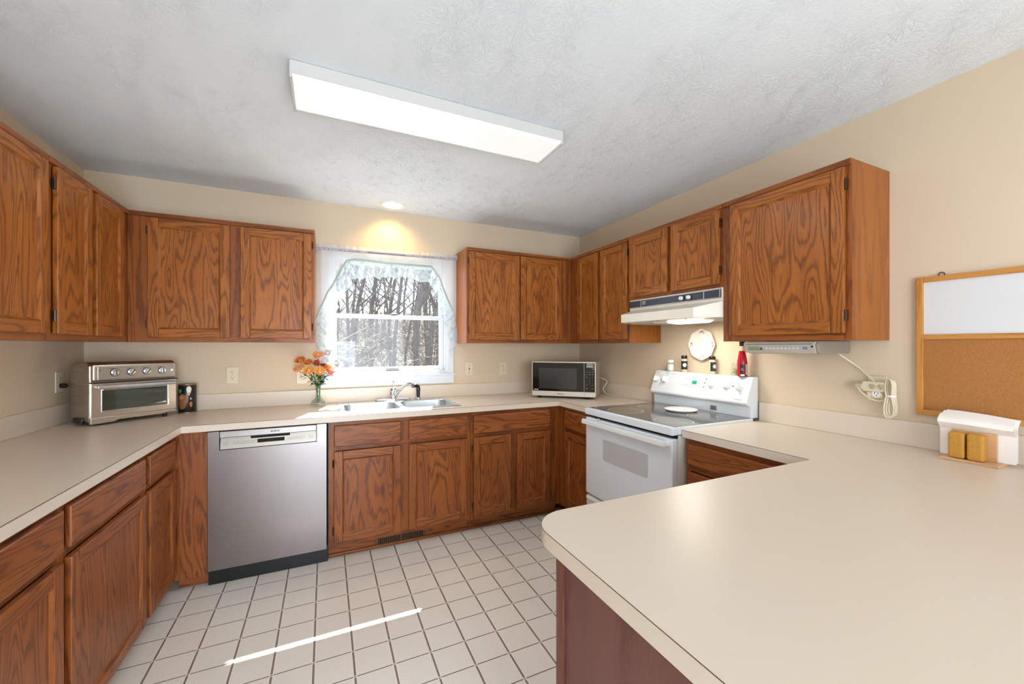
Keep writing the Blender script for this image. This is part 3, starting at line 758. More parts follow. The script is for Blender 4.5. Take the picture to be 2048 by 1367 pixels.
FL = [(601, 722, -.15, 'orange', .034, 'deep orange chrysanthemum at the far left top of the bouquet'),
      (597, 738, -.17, 'peach', .032, 'peach chrysanthemum lowest at the left of the bouquet'),
      (617, 726, -.10, 'orange', .030, 'small orange chrysanthemum tucked in the top middle left'),
      (618, 742, -.19, 'yellow', .040, 'big yellow-orange chrysanthemum at the front centre left'),
      (636, 712, -.14, 'peach', .036, 'peach chrysanthemum at the top of the bouquet'),
      (634, 727, -.16, 'rust', .028, 'rust red chrysanthemum in the middle of the bouquet'),
      (640, 743, -.19, 'yellow', .038, 'golden chrysanthemum at the front lower centre'),
      (655, 738, -.15, 'orange', .030, 'orange chrysanthemum low at the right of the gold ones'),
      (647, 733, -.12, 'red', .026, 'dark red chrysanthemum half hidden in the middle'),
      (661, 746, -.17, 'pink', .024, 'pink chrysanthemum lowest at the right of the bouquet'),
      (648, 722, -.17, 'white', .034, 'white chrysanthemum beside the peach top bloom'),
      (655, 708, -.10, 'white', .036, 'white chrysanthemum highest at the right against the curtain'),
      (673, 728, -.14, 'white', .038, 'white chrysanthemum furthest to the right')]
def flower(px, py, y, col, r, label):
    c = from_px(px, py, y); rng = random.Random(int(px*7+py))
    t = thing('chrysanthemum', label, 'flower', (VX, VY, .93), 0, 'cut chrysanthemums in the glass vase')
    base = Vector((VX, VY, .93)); top = c-base
    neck = Vector((top.x*.10, top.y*.10, .13))
    m = MB(); foot = Vector((rng.uniform(-.008, .008), rng.uniform(-.008, .008), .0))
    m.tube([foot, neck, neck.lerp(top, .5)+Vector((0, 0, .015)), top-Vector((0, 0, r*.3))], .0022, 6)
    obj('stem', m, GREENS, t, smooth=True)
    axis = (top-neck).normalized()*.5 + Vector((0, -.55, .35)); axis.normalize()
    q = axis.to_track_quat('Z', 'Y').to_matrix()
    m = MB()
    for ring, (n, L_, tilt, rad) in enumerate(((22, 1.0, 88, .0), (20, .97, 72, .0), (18, .88, 56, .0), (14, .74, 40, .0), (12, .58, 24, .0), (8, .42, 8, .0))):
        for k in range(n):
            a = 2*PI*(k+.5*(ring % 2))/n + rng.uniform(-.1, .1); tl = R(tilt+rng.uniform(-9, 9)); ll = r*L_*rng.uniform(.88, 1.1); wd = r*.125
            rd = Vector((math.cos(a), math.sin(a), 0)); td = Vector((-math.sin(a), math.cos(a), 0))
            def pt(s, side):
                th = tl + (-.5*s*s)
                p = rd*(ll*s*math.sin(th)) + Vector((0, 0, 1))*(ll*s*math.cos(th)*.8) + td*side*wd*(math.sin(PI*min(.98, s*.8+.15)))
                return top + q @ p
            V = [[m.bm.verts.new(pt(s, sd)) for sd in (-1, 1)] for s in (0.05, .4, .75, 1.0)]
            for i in range(3): m._f([V[i][0], V[i][1], V[i+1][1], V[i+1][0]])
    obj('bloom', m, PET[col], t, recalc=False)
    m = MB()
    for k in range(7):
        s0 = neck.lerp(top, .10+.10*k); a = rng.uniform(0, 2*PI); ln_ = rng.uniform(.035, .06); d = Vector((math.cos(a), math.sin(a)*.7, -.1))
        td = d.cross(Vector((0, 0, 1))).normalized()
        pts = [s0, s0+d*ln_*.35+td*.010, s0+d*ln_-Vector((0, 0, .008)), s0+d*ln_*.35-td*.010]
        m._f([m.bm.verts.new(p) for p in pts])
    obj('leaf', m, LEAFG, t, recalc=False)
for f in FL: flower(f[0], f[1], f[2], f[3], f[4]*1.3, f[5])

# ------------------------------------------------------------------ curtain
def curtain():
    t = thing('window_curtain', 'sheer white and pale blue ruffled curtain swagged over the window', 'curtain', (1.83, 0, 2.08))
    ox, oz = 1.83, 2.08; Y = -.055
    arch = [(1.290, 1.56), (1.364, 1.746), (1.412, 1.828), (1.499, 2.0), (1.56, 2.013), (1.816, 2.007), (2.077, 2.008), (2.149, 2.010), (2.208, 1.934), (2.277, 1.755), (2.346, 1.615), (2.362, 1.57)]
    def interp(P_, x):
        for (a, b), (c, d) in zip(P_, P_[1:]):
            if x <= c: return b+(d-b)*(x-a)/(c-a)
        return P_[-1][1]
    def body(u, v):
        x = 1.290+u*(2.362-1.290); zt = 2.075; zb = interp(arch, x); z = zt+(zb-zt)*v
        return (x-ox, Y+.006*math.sin(x*60)*(1-.3*v)+.004*math.sin(x*23+v*3), z-oz)
    obj('sheer_panel', MB().grid(body, 110, 10), SHEER, t, smooth=True, recalc=False)
    pairs = [((1.283,1.290),(1.345,1.285)),((1.285,1.42),(1.353,1.40)),((1.288,1.546),(1.356,1.475)),((1.32,1.63),(1.404,1.535)),((1.364,1.746),(1.432,1.64)),((1.412,1.828),(1.450,1.70)),((1.455,1.92),(1.49,1.745)),((1.499,2.0),(1.535,1.853)),
             ((1.56,2.015),(1.60,1.868)),((1.70,2.01),(1.70,1.88)),((1.816,2.007),(1.816,1.889)),((1.95,2.007),(1.94,1.90)),((2.077,2.008),(2.07,1.870)),((2.149,2.010),(2.155,1.866)),((2.208,1.934),(2.194,1.751)),((2.277,1.755),(2.215,1.655)),((2.32,1.67),(2.262,1.60)),((2.346,1.615),(2.268,1.531)),((2.366,1.50),(2.297,1.46)),((2.373,1.40),(2.297,1.33)),((2.355,1.33),(2.307,1.262))]
    n = len(pairs)-1
    def ruf(u, v):
        s = u*n; i = min(int(s), n-1); f = s-i
        A = Vector(pairs[i][0]).lerp(Vector(pairs[i+1][0]), f); B_ = Vector(pairs[i][1]).lerp(Vector(pairs[i+1][1]), f)
        p = A.lerp(B_, v); w = v*(.5+.5*v)
        return (p.x-ox+.010*w*math.sin(s*5.1), Y-.006-.020*w*math.sin(s*6.6)-.010*v*math.sin(s*2.3), p.y-oz+.008*w*math.cos(s*5.1))
    obj('ruffle', MB().grid(ruf, n*14, 8), SHEERB, t, smooth=True, recalc=False)
    m = MB(); A = [Vector((a[0]-ox, Y-.006, a[1]-oz)) for a, b in pairs[2:18]]
    m.tube(A, .0065, 8); m.tube([p+Vector((0, -.004, -.010)) for p in A], .003, 6)
    obj('trim_cord', m, CORDG, t, smooth=True)
    m = MB(); m.tube([(1.287-ox, Y-.018, 2.068-oz), (2.366-ox, Y-.018, 2.084-oz)], .010, 12)
    m.tube([(1.289-ox, Y, 2.076-oz), (1.289-ox, -.001, 2.076-oz)], .006, 8); m.tube([(2.364-ox, Y, 2.094-oz), (2.364-ox, -.001, 2.094-oz)], .006, 8)
    obj('rod', m, RODM, t, smooth=True)
    def header(u, v):
        x = 1.285+u*1.083; z = 2.078+.018*u+v*.026+.003*math.sin(x*170)*v
        return (x-ox, Y-.010*(1-v)-.004+.005*math.sin(x*150)*(.3+v), z-oz)
    obj('header_ruffle', MB().grid(header, 260, 3), SHEER, t, smooth=True, recalc=False)
    for nm, u0, u1 in (('rod_pocket', 0, .34), ('rod_pocket', .60, 1)):
        m = MB(); nn = int((u1-u0)*120); rg = random.Random(nn)
        for k in range(nn):
            u = u0+(u1-u0)*k/nn; x = 1.285+u*1.083-ox; z = 2.056+.018*u-oz; w = rg.uniform(.0015, .0045)
            m.grid(lambda a, b, x=x, z=z, w=w: (x+w*(a-.5)*2, Y-.0285-.006*math.sin(PI*b)-.002*math.sin(PI*a), z+.026*b), 2, 4)
        obj(nm, m, SHEER, t, smooth=True, recalc=False)
curtain()

# ------------------------------------------------------------------ toaster oven
def toaster():
    t = thing('toaster_oven', 'brushed steel toaster oven with four dials in left corner', 'toaster oven', (.204, -.457, .9145), R(40.7))
    w, D = .396, .225; z0, z1 = .020, .345
    m = MB(); m.prism([(.008, z0), (.008, z1-.02), (.03, z1), (D-.02, z1-.006), (D, z1-.03), (D, z0)], 'x', 0, w)
    obj('housing', m, STEELH, t, bevel=.008, seg=3)
    m = MB()
    for i in range(9):
        for k in range(14): m.box(-.0009, .001, .05+.016*i, .060+.016*i, .11+.0135*k, .114+.0135*k)
    obj('side_vents', m, mat('vent_dark', rgb(128,118,104), .6), t)
    obj('control_fascia', MB().box(.006, w-.006, -.012, .012, .240, z1-.012), STEELH, t, bevel=.010, seg=3)
    obj('fascia_panel', MB().box(.028, w-.020, -.0145, -.010, .250, z1-.024), mat('fascia', rgb(172,166,158), .35, .9), t, bevel=.004)
    obj('visor', MB().box(.001, w-.001, -.022, .01, .229, .236), BLACK, t, bevel=.002)
    for i, u in enumerate((.251, .433, .613, .798)):
        m = MB(); m.lathe([(.021, 0), (.021, -.002), (.0195, -.0035)], (0, 0, 0), 32, 'y'); k = obj('dial_ring', m, LABELK, t, smooth=True); k.location = (u*w, -.0145, .286)
        m = MB(); m.lathe([(.0185, -.002), (.0185, -.005)], (0, 0, 0), 32, 'y'); s = obj('dial_skirt', m, STEELS, k, smooth=True)
        m = MB(); m.lathe([(.0145, -.004), (.0138, -.018), (.012, -.020)], (0, 0, 0), 32, 'y'); kk = obj('dial_knob', m, CHROME, k, smooth=True)
        m = MB(); m.box(-.0022, .0022, -.0215, -.019, -.0135, .0135); b = obj('dial_pointer', m, LABELK, k); b.rotation_euler = (0, (0, .6, .65, 0)[i], 0)
        obj('dial_lettering', MB().box(u*w-.034+.012, u*w-.034+.030, -.0150, -.0143, .3075, .3095), LABELK, t)
    o = obj('button', MB().lathe([(.009, 0), (.008, -.004)], (0, 0, 0), 20, 'y'), CHROME, t, smooth=True); o.location = (.92*w, -.0145, .286)
    o = obj('indicator', MB().lathe([(.003, 0), (.003, -.001)], (0, 0, 0), 10, 'y'), LABELK, t); o.location = (.136*w-.016, -.0145, .300)
    # door: frame with window, interior behind it
    m = MB(); y0, y1 = -.006, .008
    dx0, dx1, dz0, dz1 = .010, w-.004, .048, .228; wx0, wx1, wz0, wz1 = .050, .348, .078, .190
    m.box(dx0, wx0, y0, y1, dz0, dz1, 'x').box(wx1, dx1, y0, y1, dz0, dz1, 'x').box(wx0, wx1, y0, y1, dz0, wz0, 'x').box(wx0, wx1, y0, y1, wz1, dz1, 'x')
    bmesh.ops.remove_doubles(m.bm, verts=m.bm.verts[:], dist=1e-5)
    d = obj('door', m, STEELH, t)
    m = MB(); e = .006
    m.box(wx0-e, wx0, y0-.004, y0, wz0-e, wz1+e).box(wx1, wx1+e, y0-.004, y0, wz0-e, wz1+e).box(wx0, wx1, y0-.004, y0, wz0-e, wz0).box(wx0, wx1, y0-.004, y0, wz1, wz1+e)
    obj('window_trim', m, CHROME, d, bevel=.002)
    obj('window_glass', MB().box(wx0, wx1, -.004, -.002, wz0, wz1), OVGL, d)
    m = MB(); m.box(wx0, wx1, .0078, .0085, wz0, wz1); obj('interior', m, mat('oven_inside', rgb(128,124,108), .5), d)
    m = MB()
    for k in range(34): m.box(wx0+.005+.0085*k, wx0+.0056+.0085*k, .002, .003, wz0+.045, wz0+.078)
    for k in range(7): m.box(wx0+.004, wx1-.02, .002, .003, wz0+.045+.0055*k, wz0+.0456+.0055*k)
    m.tube([(wx0, .001, wz0+.02), (wx0+.01, .001, wz0+.032), (wx1-.03, .001, wz0+.036), (wx1-.01, .001, wz0+.022)], .0012, 6)
    obj('wire_rack', m, mat('rack', rgb(170,168,158), .3, .8), d)
    obj('door_handle', MB().box(.018, w-.012, -.042, -.028, .200, .220).box(.025, .04, -.03, .0, .204, .216).box(w-.035, w-.02, -.03, 0, .204, .216), CHROME, d, bevel=.005, seg=3)
    text('lettering', 'Cuisinart', .013, mat('etched', rgb(216,210,198), .3, .3), d, (.21, -.0066, .062))
    m = MB(); m.prism([(.004, .044), (w-.004, .044), (w-.004, .030), (w-.055, .030), (w-.065, .022), (.12, .022), (.10, .012), (.004, .010)][::1], 'y', -.004, .02)
    obj('crumb_skirt', m, STEELH, t, bevel=.002)
    for x, y in ((.05, .02), (w-.05, .02), (.05, D-.03), (w-.05, D-.03)):
        obj('foot', MB().lathe([(.011, .0005), (.013, .022)], (x, y, 0), 14), BLACK, t)
    m = MB().box(-.012, .004, .06, .16, .012, .040); obj('side_bracket', m, BLACK, t, bevel=.004)
toaster()

# canister
def canister():
    t = thing('canister', 'dark printed metal canister beside the toaster oven', 'canister', (.532, -.083, .9145), R(-10))
    r, h = .048, .186
    obj('tin', MB().lathe([(.046, 0), (r, .004), (r, h-.004), (.046, h)], (0, 0, 0), 40), mat('tin_black', rgb(26,22,20), .3), t, smooth=True)
    obj('rim', MB().lathe([(r+.001, 0), (r+.001, .006), (r, .007)], (0, 0, 0), 40, cap=False).lathe([(r, h-.007), (r+.001, h-.005), (r+.001, h), (.044, h), (.044, h-.004), (.001, h-.004)], (0, 0, 0), 40, cap=False), mat('tin_gold', rgb(150,124,92), .35, .8), t, smooth=True)
    def patch(name, a0, z_, ra, rz_, col, k=16):
        m = MB(); L = []
        for f in (.06, .3, .55, .8, 1.0):
            L.append([m.bm.verts.new(((r+.001)*math.cos(a), (r+.001)*math.sin(a), z)) for a, z in [(a0+f*ra*math.cos(2*PI*i/k)*(1+.15*math.sin(6*PI*i/k)), z_+f*rz_*math.sin(2*PI*i/k)) for i in range(k)]])
        m.loft(L, capa=True, capb=False)
        obj(name, m, col, t)
    a0 = R(-80)
    patch('print_patch', a0-.35, .075, .60, .050, mat('print_brown', rgb(150,96,58), .5))
    patch('print_patch', a0-.45, .10, .28, .012, mat('print_tan', rgb(190,140,100), .5))
    patch('print_patch', a0-.65, .142, .25, .014, mat('print_green', rgb(70,160,100), .5))
    patch('print_patch', a0+.40, .148, .26, .026, LABELW)
    patch('print_patch', a0+.38, .125, .16, .012, mat('print_skin', rgb(214,160,130), .5))
    patch('print_patch', a0+.62, .055, .16, .018, mat('print_orange', rgb(196,120,70), .5))
    patch('print_patch', a0+.60, .092, .07, .007, LABELW)
canister()

# ------------------------------------------------------------------ microwave
def microwave():
    t = thing('microwave_oven', 'silver microwave with black glass door in the right corner', 'microwave', (2.93, -.36, .9145), R(-43))
    w, D = .53, .345; z0, z1 = .018, .303
    obj('housing', MB().box(.002, w-.002, .014, D, z0, z1), mat('mw_shell', rgb(196,184,164), .4, .5), t, bevel=.004)
    obj('front_bezel', MB().box(0, w, 0, .016, z0, z1), mat('mw_silver', rgb(212,206,198), .35, .5), t, bevel=.004)
    dr = obj('door', MB().box(.008, w*.825, -.004, .002, z0+.042, z1-.008), BLKGL, t, bevel=.001)
    obj('door_window', MB().box(.062, w*.715, -.005, -.0035, z0+.062, z1-.052), WINGL, dr)
    cp = obj('control_panel', MB().box(w*.83, w-.006, -.004, .002, z0+.042, z1-.008), BLKGL, t, bevel=.001)
    obj('door_band', MB().box(.003, w*.825, -.005, .002, z0+.002, z0+.040), mat('mw_band', rgb(222,216,208), .35, .4), t, bevel=.002)
    obj('open_button', MB().box(w*.83, w-.003, -.005, .002, z0+.002, z0+.040), mat('mw_band2', rgb(222,216,208), .35, .4), t, bevel=.002)
    obj('display', MB().box(w*.862, w*.962, -.0048, -.0038, z1-.044, z1-.026), mat('mw_display', rgb(150,150,150), .4), cp)
    INK = mat('key_ink', rgb(170,170,170), .5)
    text('lettering', 'Panasonic', .013, LABELW, cp, (w*.912, -.0046, z1-.017), bold=.0002, sx=.9)
    for r_, (zz, hw) in enumerate([(.222, .012), (.203, .012)]):
        for c_ in range(3): obj('key', MB().box(w*(.868+.045*c_)-.006, w*(.868+.045*c_)+.006, -.0048, -.0038, zz-.001, zz+.0015), INK, cp)
    num = ['', '1', '2', '3', '4', '5', '6', '7', '8', '9', '', '0', '']
    for r_ in range(5):
        for c_ in range(3):
            if r_ in (0, 4) and c_ != 1: obj('key', MB().box(w*(.868+.045*c_)-.005, w*(.868+.045*c_)+.005, -.0048, -.0038, .179-.0155*r_, .1815-.0155*r_), INK, cp)
            else:
                s = '0' if r_ == 4 else ('7' if False else str({(0,1): 1}.get((r_, c_), 1+(r_-1)*3+c_)))
                text('key_numeral', s, .0075, INK, cp, (w*(.868+.045*c_), -.0046, .180-.0155*r_))
    for c_ in (0, 2): obj('key', MB().box(w*(.868+.045*c_)-.008, w*(.868+.045*c_)+.008, -.0048, -.0038, .088, .0905), INK, cp)
    text('lettering', 'Panasonic', .014, LABELK, t, (w*.46, -.0056, z0+.021), bold=.0003)
    text('lettering', 'INVERTER', .010, LABELW, dr, (.038, -.0046, z0+.053), bold=.0002, sx=.85)
    for x, y in ((.06, .03), (w-.06, .03), (.06, D-.04), (w-.06, D-.04)):
        obj('foot', MB().lathe([(.013, .0005), (.015, .019)], (x, y, 0), 14), BLACK, t)
    return t
MWO = microwave()
CORDM = mat('cord_cream', rgb(228,216,190), .5)
attach(obj('power_cord', MB().tube(smooth_path([(3.53, -.40, 1.07), (3.585, -.455, 1.060), (3.612, -.49, 1.03), (3.585, -.475, .975), (3.588, -.49, .938), (3.60, -.54, .922), (3.605, -.60, .919), (3.615, -.66, .919)]), .0035, 8), CORDM, smooth=True), MWO)

# ------------------------------------------------------------------ things on the range back guard
GZ = 1.1665
def spice(y, label, rot):
    t = thing('spice_bottle', label, 'spice jar', (3.622, y, GZ), rot, 'black-capped spice bottles on the range')
    obj('bottle', MB().lathe([(.0185, 0), (.020, .003), (.020, .082), (.017, .090), (.0165, .096)], (0, 0, 0), 26), TAN, t, smooth=True)
    obj('cap', MB().lathe([(.0195, .093), (.0195, .113), (.018, .115)], (0, 0, 0), 26), BLACK, t, smooth=True)
    m = MB(); n = 44
    for i in range(n):
        a = R(-210)+R(300)*i/n; b = R(-210)+R(300)*(i+1)/n
        m.quad([(.0204*math.cos(q), .0204*math.sin(q), z) for q, z in ((a, .018), (b, .018), (b, .077), (a, .077))])
    lb = obj('label_wrap', m, LABELK, t)
    m = MB(); c0 = R(-130); L = []
    for f in (.05, .35, .7, 1.0):
        L.append([m.bm.verts.new((.0209*math.cos(a), .0209*math.sin(a), z)) for a, z in [(c0+.62*f*math.cos(2*PI*i/18), .049+.013*f*math.sin(2*PI*i/18)) for i in range(18)]])
    m.loft(L, capa=True, capb=False)
    obj('label_oval', m, LABELW, lb)
spice(-1.326, 'black-labelled spice bottle left of the wall plate', 0)
spice(-1.550, 'black-labelled spice bottle in front of the plate, nearer the red bottle', R(35))
t = thing('glass_jar', 'small glass jar with white lid at left end of range top', 'jar', (3.622, -1.205, GZ))
obj('glass', MB().lathe([(.022, 0), (.0245, .003), (.0245, .052), (.020, .062)], (0, 0, 0), 26), CLEAR, t, smooth=True)
obj('contents', MB().lathe([(.0205, .003), (.0225, .006), (.0225, .050)], (0, 0, 0), 24), SALT, t, smooth=True)
obj('lid', MB().lathe([(.0205, .060), (.0205, .078), (.019, .080)], (0, 0, 0), 26), WHITEP, t, smooth=True)
t = thing('glass_jar', 'clear glass jar of pale pieces tucked behind the red bottle', 'jar', (3.628, -1.708, GZ))
obj('glass', MB().lathe([(.022, 0), (.026, .004), (.027, .045), (.022, .056), (.0225, .060), (.0225, .076), (.019, .079)], (0, 0, 0), 26), CLEAR, t, smooth=True)
m = MB(); rr = random.Random(3)
for i in range(40):
    a = rr.uniform(0, 2*PI); q = rr.uniform(0, .018); m.ball((q*math.cos(a), q*math.sin(a), rr.uniform(.008, .044)), rr.uniform(.004, .006), 6)
o = obj('contents', m, mat('beans', rgb(190,180,150), .6), t); o['kind'] = 'stuff'
def red_bottle():
    t = thing('sauce_bottle', 'tall red glass bottle with black cap on the range', 'bottle', (3.605, -1.768, GZ))
    obj('bottle', MB().lathe([(.024, 0), (.027, .003), (.027, .070), (.0265, .090), (.020, .130), (.0155, .160), (.0150, .170)], (0, 0, 0), 30), RED, t, smooth=True)
    obj('neck_label', MB().lathe([(.0168, .152), (.0152, .172), (.015, .182)], (0, 0, 0), 28), mat('neck_tan', rgb(216,186,150), .5), t, smooth=True)
    obj('cap', MB().lathe([(.0155, .180), (.0160, .196), (.0160, .203), (.0175, .204), (.0175, .213), (.016, .2145)], (0, 0, 0), 24), BLACK, t, smooth=True)
    def band(name, a0, a1, z0, z1, m_, rr_=.0274):
        m = MB(); n = 8
        for i in range(n):
            a = R(a0+(a1-a0)*i/n); b = R(a0+(a1-a0)*(i+1)/n)
            m.quad([(rr_*math.cos(q), rr_*math.sin(q), z) for q, z in ((a, z0), (b, z0), (b, z1), (a, z1))])
        return obj(name, m, m_, t)
    f = band('front_label', -170, -112, .016, .072, LABELK)
    band('label_emblem', -158, -130, .034, .050, mat('emblem_red', rgb(180,70,60), .5), .0277)
    band('label_foot', -165, -120, .004, .013, LABELW, .0277)
    s = band('back_label', -104, -50, .012, .072, mat('label_cream', rgb(216,206,192), .5))
    for k in range(9): band('label_text', -98, -60-(k % 3)*8, .018+.006*k, .0205+.006*k, LABELK, .0277)
red_bottle()

# ------------------------------------------------------------------ wall plate
def wall_plate():
    t = thing('decorative_plate', 'white scalloped plate with pink roses hung above the range', 'plate', (3.657, -1.452, 1.3575), RZR)
    m = MB(); n = 72; L = []
    for r, y in ((.001, -.010), (.050, -.010), (.058, -.0085), (.085, -.014), (.100, -.020), (.102, -.0195), (.085, -.010), (.055, -.003), (.001, -.003)):
        ring = []
        for i in range(n):
            a = 2*PI*i/n; q = r*(1+.028*math.cos(8*a)*(r/.1)**3); ring.append(m.bm.verts.new((q*math.cos(a), y, q*math.sin(a))))
        L.append(ring)
    m.loft(L)
    obj('dish', m, mat('plate_white', rgb(240,236,228), .22), t, smooth=True)
    rng = random.Random(5); ROSE = mat('rose_pink', rgb(200,130,140), .4); LEAF2 = mat('leaf_print', rgb(130,140,110), .4)
    for a in (90, 0, 180, 270):
        m = MB(); g = MB()
        for k in range(9):
            ca = R(a)+rng.uniform(-.16, .16); q = .080+rng.uniform(-.009, .011)
            y = -.0135-(q-.085)*.4-.0012
            (m if k < 6 else g).lathe([(rng.uniform(.003, .0065), 0), (.001, -.0008)], (q*math.cos(ca), y, q*math.sin(ca)), 9, 'y')
        o = obj('rose_motif', m, ROSE, t); obj('leaf_motif', g, LEAF2, o)
    g = MB()
    for i in range(30):
        ca = rng.uniform(0, 2*PI); q = .083+.008*math.sin(ca*6); g.lathe([(.0016, 0), (.0004, -.0006)], (q*math.cos(ca), -.0145, q*math.sin(ca)), 6, 'y')
    obj('vine_motif', g, LEAF2, t)
    g = MB()
    for k in range(10):
        hw = .034*(1 if k not in (0, 9) else .6)*rng.uniform(.75, 1); g.box(-hw, hw, -.0112, -.0103, .040-.0088*k, .0412-.0088*k)
    obj('verse_lettering', g, mat('verse_ink', rgb(190,188,186), .5), t)
wall_plate()

# ------------------------------------------------------------------ under-cabinet radio
RAD = []
def radio():
    t = thing('under_cabinet_radio', 'silver radio mounted beneath the large right wall cabinet', 'radio', (RW, -1.965, 1.3715), RZR)
    w = .345
    # local y: front at -(3.66-3.345)
    m = MB(); m.prism([(-.305, -.008), (-.318, -.018), (-.306, -.055), (-.285, -.062), (-.06, -.060), (-.05, -.05), (-.05, -.001), (-.30, -.001)], 'x', 0, w)
    obj('case', m, SILVER2, t, bevel=.003)
    f = MB(); f.prism([(-.311, -.004), (-.321, -.012), (-.319, -.019), (-.308, -.058), (-.300, -.060), (-.300, -.004)], 'x', -.004, w-.012); fr = obj('front_fascia', f, SILVER, t, bevel=.002)
    sl = math.atan2(.011, .039)
    def pl(name, x, z, hw, hh, m_, d=.0007): 
        y = -.3195+(-.019-z)/.039*.011-.0008 
        o = obj(name, MB().box(-hw, hw, -d, d, -hh, hh), m_, fr); return shape_at(o, (x, y, z), (sl, 0, 0))
    pl('display', .045, -.037, .026, .010, LCD); pl('display_rim', .045, -.037, .029, .0125, SILVER, .0003)
    m = MB().lathe([(.008, 0), (.007, -.008)], (0, 0, 0), 18, 'y'); k = obj('tuning_knob', m, CHROME, fr, smooth=True); shape_at(k, (.092, -.3155, -.036), (sl, 0, 0))
    for i in range(9): pl('button', .115+.018*i, -.036, .004, .0022, WHITEP)
    pl('button', .292, -.034, .010, .006, mat('blue_button', rgb(110,130,160), .4))
    pl('sensor', .322, -.027, .004, .004, BLACK)
    obj('disc_slot', MB().box(.01, w-.02, -.3225, -.319, -.0165, -.0145), DARK, fr); RAD.append(t)
radio()
attach(obj('power_cord', MB().tube(smooth_path([(3.585, -2.27, 1.314), (3.60, -2.285, 1.295), (3.645, -2.32, 1.25), (3.645, -2.36, 1.21), (3.632, -2.40, 1.175), (3.622, -2.425, 1.165)]), .0034, 8), CORDM, smooth=True), RAD[0])
# outlets
def socket(parent, x, z, y=-.0065, s=1.0, m_=IVORY):
    o = obj('receptacle', MB().lathe([(.0165*s, 0), (.0165*s, -.0012)], (0, 0, 0), 24, 'y'), m_, parent); o.location = (x, y, z)
    m = MB(); m.box(-.0075*s, -.0052*s, -.0016, -.001, 0, .009*s).box(.0048*s, .0068*s, -.0016, -.001, .001*s, .008*s).lathe([(.0024*s, -.001), (.0024*s, -.0016)], (0, 0, -.007*s), 10, 'y')
    obj('slots', m, DARK, o)
def outlet(name, label, cat, loc, rz, kind='outlet', w=.072, group=None):
    t = thing(name, label, cat, loc, rz, group)
    obj('cover_plate', MB().box(-w/2, w/2, -.006, -.0005, -.058, .058), IVORY, t, bevel=.003)
    if kind == 'outlet':
        socket(t, 0, .020); socket(t, 0, -.020)
        obj('screw', MB().lathe([(.003, -.006), (.003, -.0075)], (0, 0, 0), 10, 'y'), IVORYD, t)
    elif kind == 'double':
        obj('switch_toggle', MB().box(-w/4-.006, -w/4+.006, -.008, -.006, -.012, .012).box(-w/4-.003, -w/4+.003, -.016, -.006, 0, .008), IVORYD, t)
        socket(t, w/4, .020); socket(t, w/4, -.020)
    else:
        obj('jack', MB().box(-.007, .007, -.0085, -.006, -.011, .011), IVORYD, t)
        obj('jack_contact', MB().box(-.003, .003, -.0095, -.008, -.008, .004), DARK, t)
        for z in (.030, -.030): obj('screw', MB().lathe([(.0035, -.006), (.0035, -.0078)], (0, 0, z), 10, 'y'), DARK, t)
    return t
outlet('wall_outlet', 'ivory wall outlet between canister and flowers', 'outlet', (.763, 0, 1.144), 0)
outlet('wall_outlet', 'wide ivory switch and outlet plate partly behind the flowers', 'outlet', (1.215, 0, 1.125), 0, 'double', .118)
outlet('wall_jack', 'ivory jack plate right of the window', 'wall plate', (2.495, 0, 1.148), 0, 'jack')
outlet('wall_outlet', 'ivory wall outlet left of the microwave', 'outlet', (2.822, 0, 1.145), 0)
lo_ = outlet('wall_outlet', 'ivory outlet on left wall behind the toaster oven', 'outlet', (0, -.262, 1.145), RZL)
pp = obj('power_plug', MB().lathe([(.013, -.002), (.013, -.022), (.008, -.03)], (0, 0, 0), 14, 'y'), BLACK); pp.location = (.0065, -.262, 1.125); pp.rotation_euler = (0, 0, RZL)
attach(pp, [o for o in bpy.data.objects if o.name == 'toaster_oven'][0])
ro = outlet('wall_outlet', 'ivory outlet under the radio cord on right wall', 'outlet', (RW, -2.392, 1.150), RZR)
t = thing('outlet_adapter', 'ivory multi-plug adapter with cords in the right wall outlet', 'adapter', (RW, -2.392, 1.150), RZR)
ca = obj('adapter_body', MB().box(-.045, .040, -.038, -.009, -.012, .034).box(-.030, .030, -.030, -.009, -.040, -.012), IVORY, t, bevel=.005)
for x in (-.005, .026): socket(t, x, .012, -.0385, .8, IVORYD)
socket(t, .008, -.022, -.0305, 1, WHITEP)
obj('angled_plug', MB().box(-.072, -.038, -.046, -.022, -.004, .024), IVORYD, t, bevel=.006)
def bundle():
    t = thing('cord_bundle', 'coiled cream cord tied in a bundle beside the right outlet', 'cord', (3.640, -2.455, 1.13))
    for k in range(4):
        m = MB(); pts = []
        dx = .004*k; a = .013+.004*k; 
        for i in range(25):
            th = 2*PI*i/24; z = .075*math.cos(th)*(.9+.04*k)-.006; pinch = .35+.65*abs(math.cos(th))
            pts.append((-.006-.006*k+.006*math.sin(2*th), a*math.sin(th)*pinch*1.0+.004*(k-1.5), z+(0 if z > 0 else z*.25)))
        m.tube(pts, .0032, 7, cap=False); obj('coil', m, CORDM, t, smooth=True)
    m = MB(); m.lathe([(.017, -.004), (.017, .004)], (-.014, 0, -.005), 14, cap=False); o = obj('tie', m, WHITEP, t); return t
BUN = bundle()
attach(obj('loose_cord', MB().tube(smooth_path([(3.618, -2.335, 1.158), (3.612, -2.345, 1.140), (3.618, -2.375, 1.110), (3.622, -2.41, 1.098), (3.626, -2.435, 1.11)]), .0028, 8), CORDM, smooth=True), BUN)

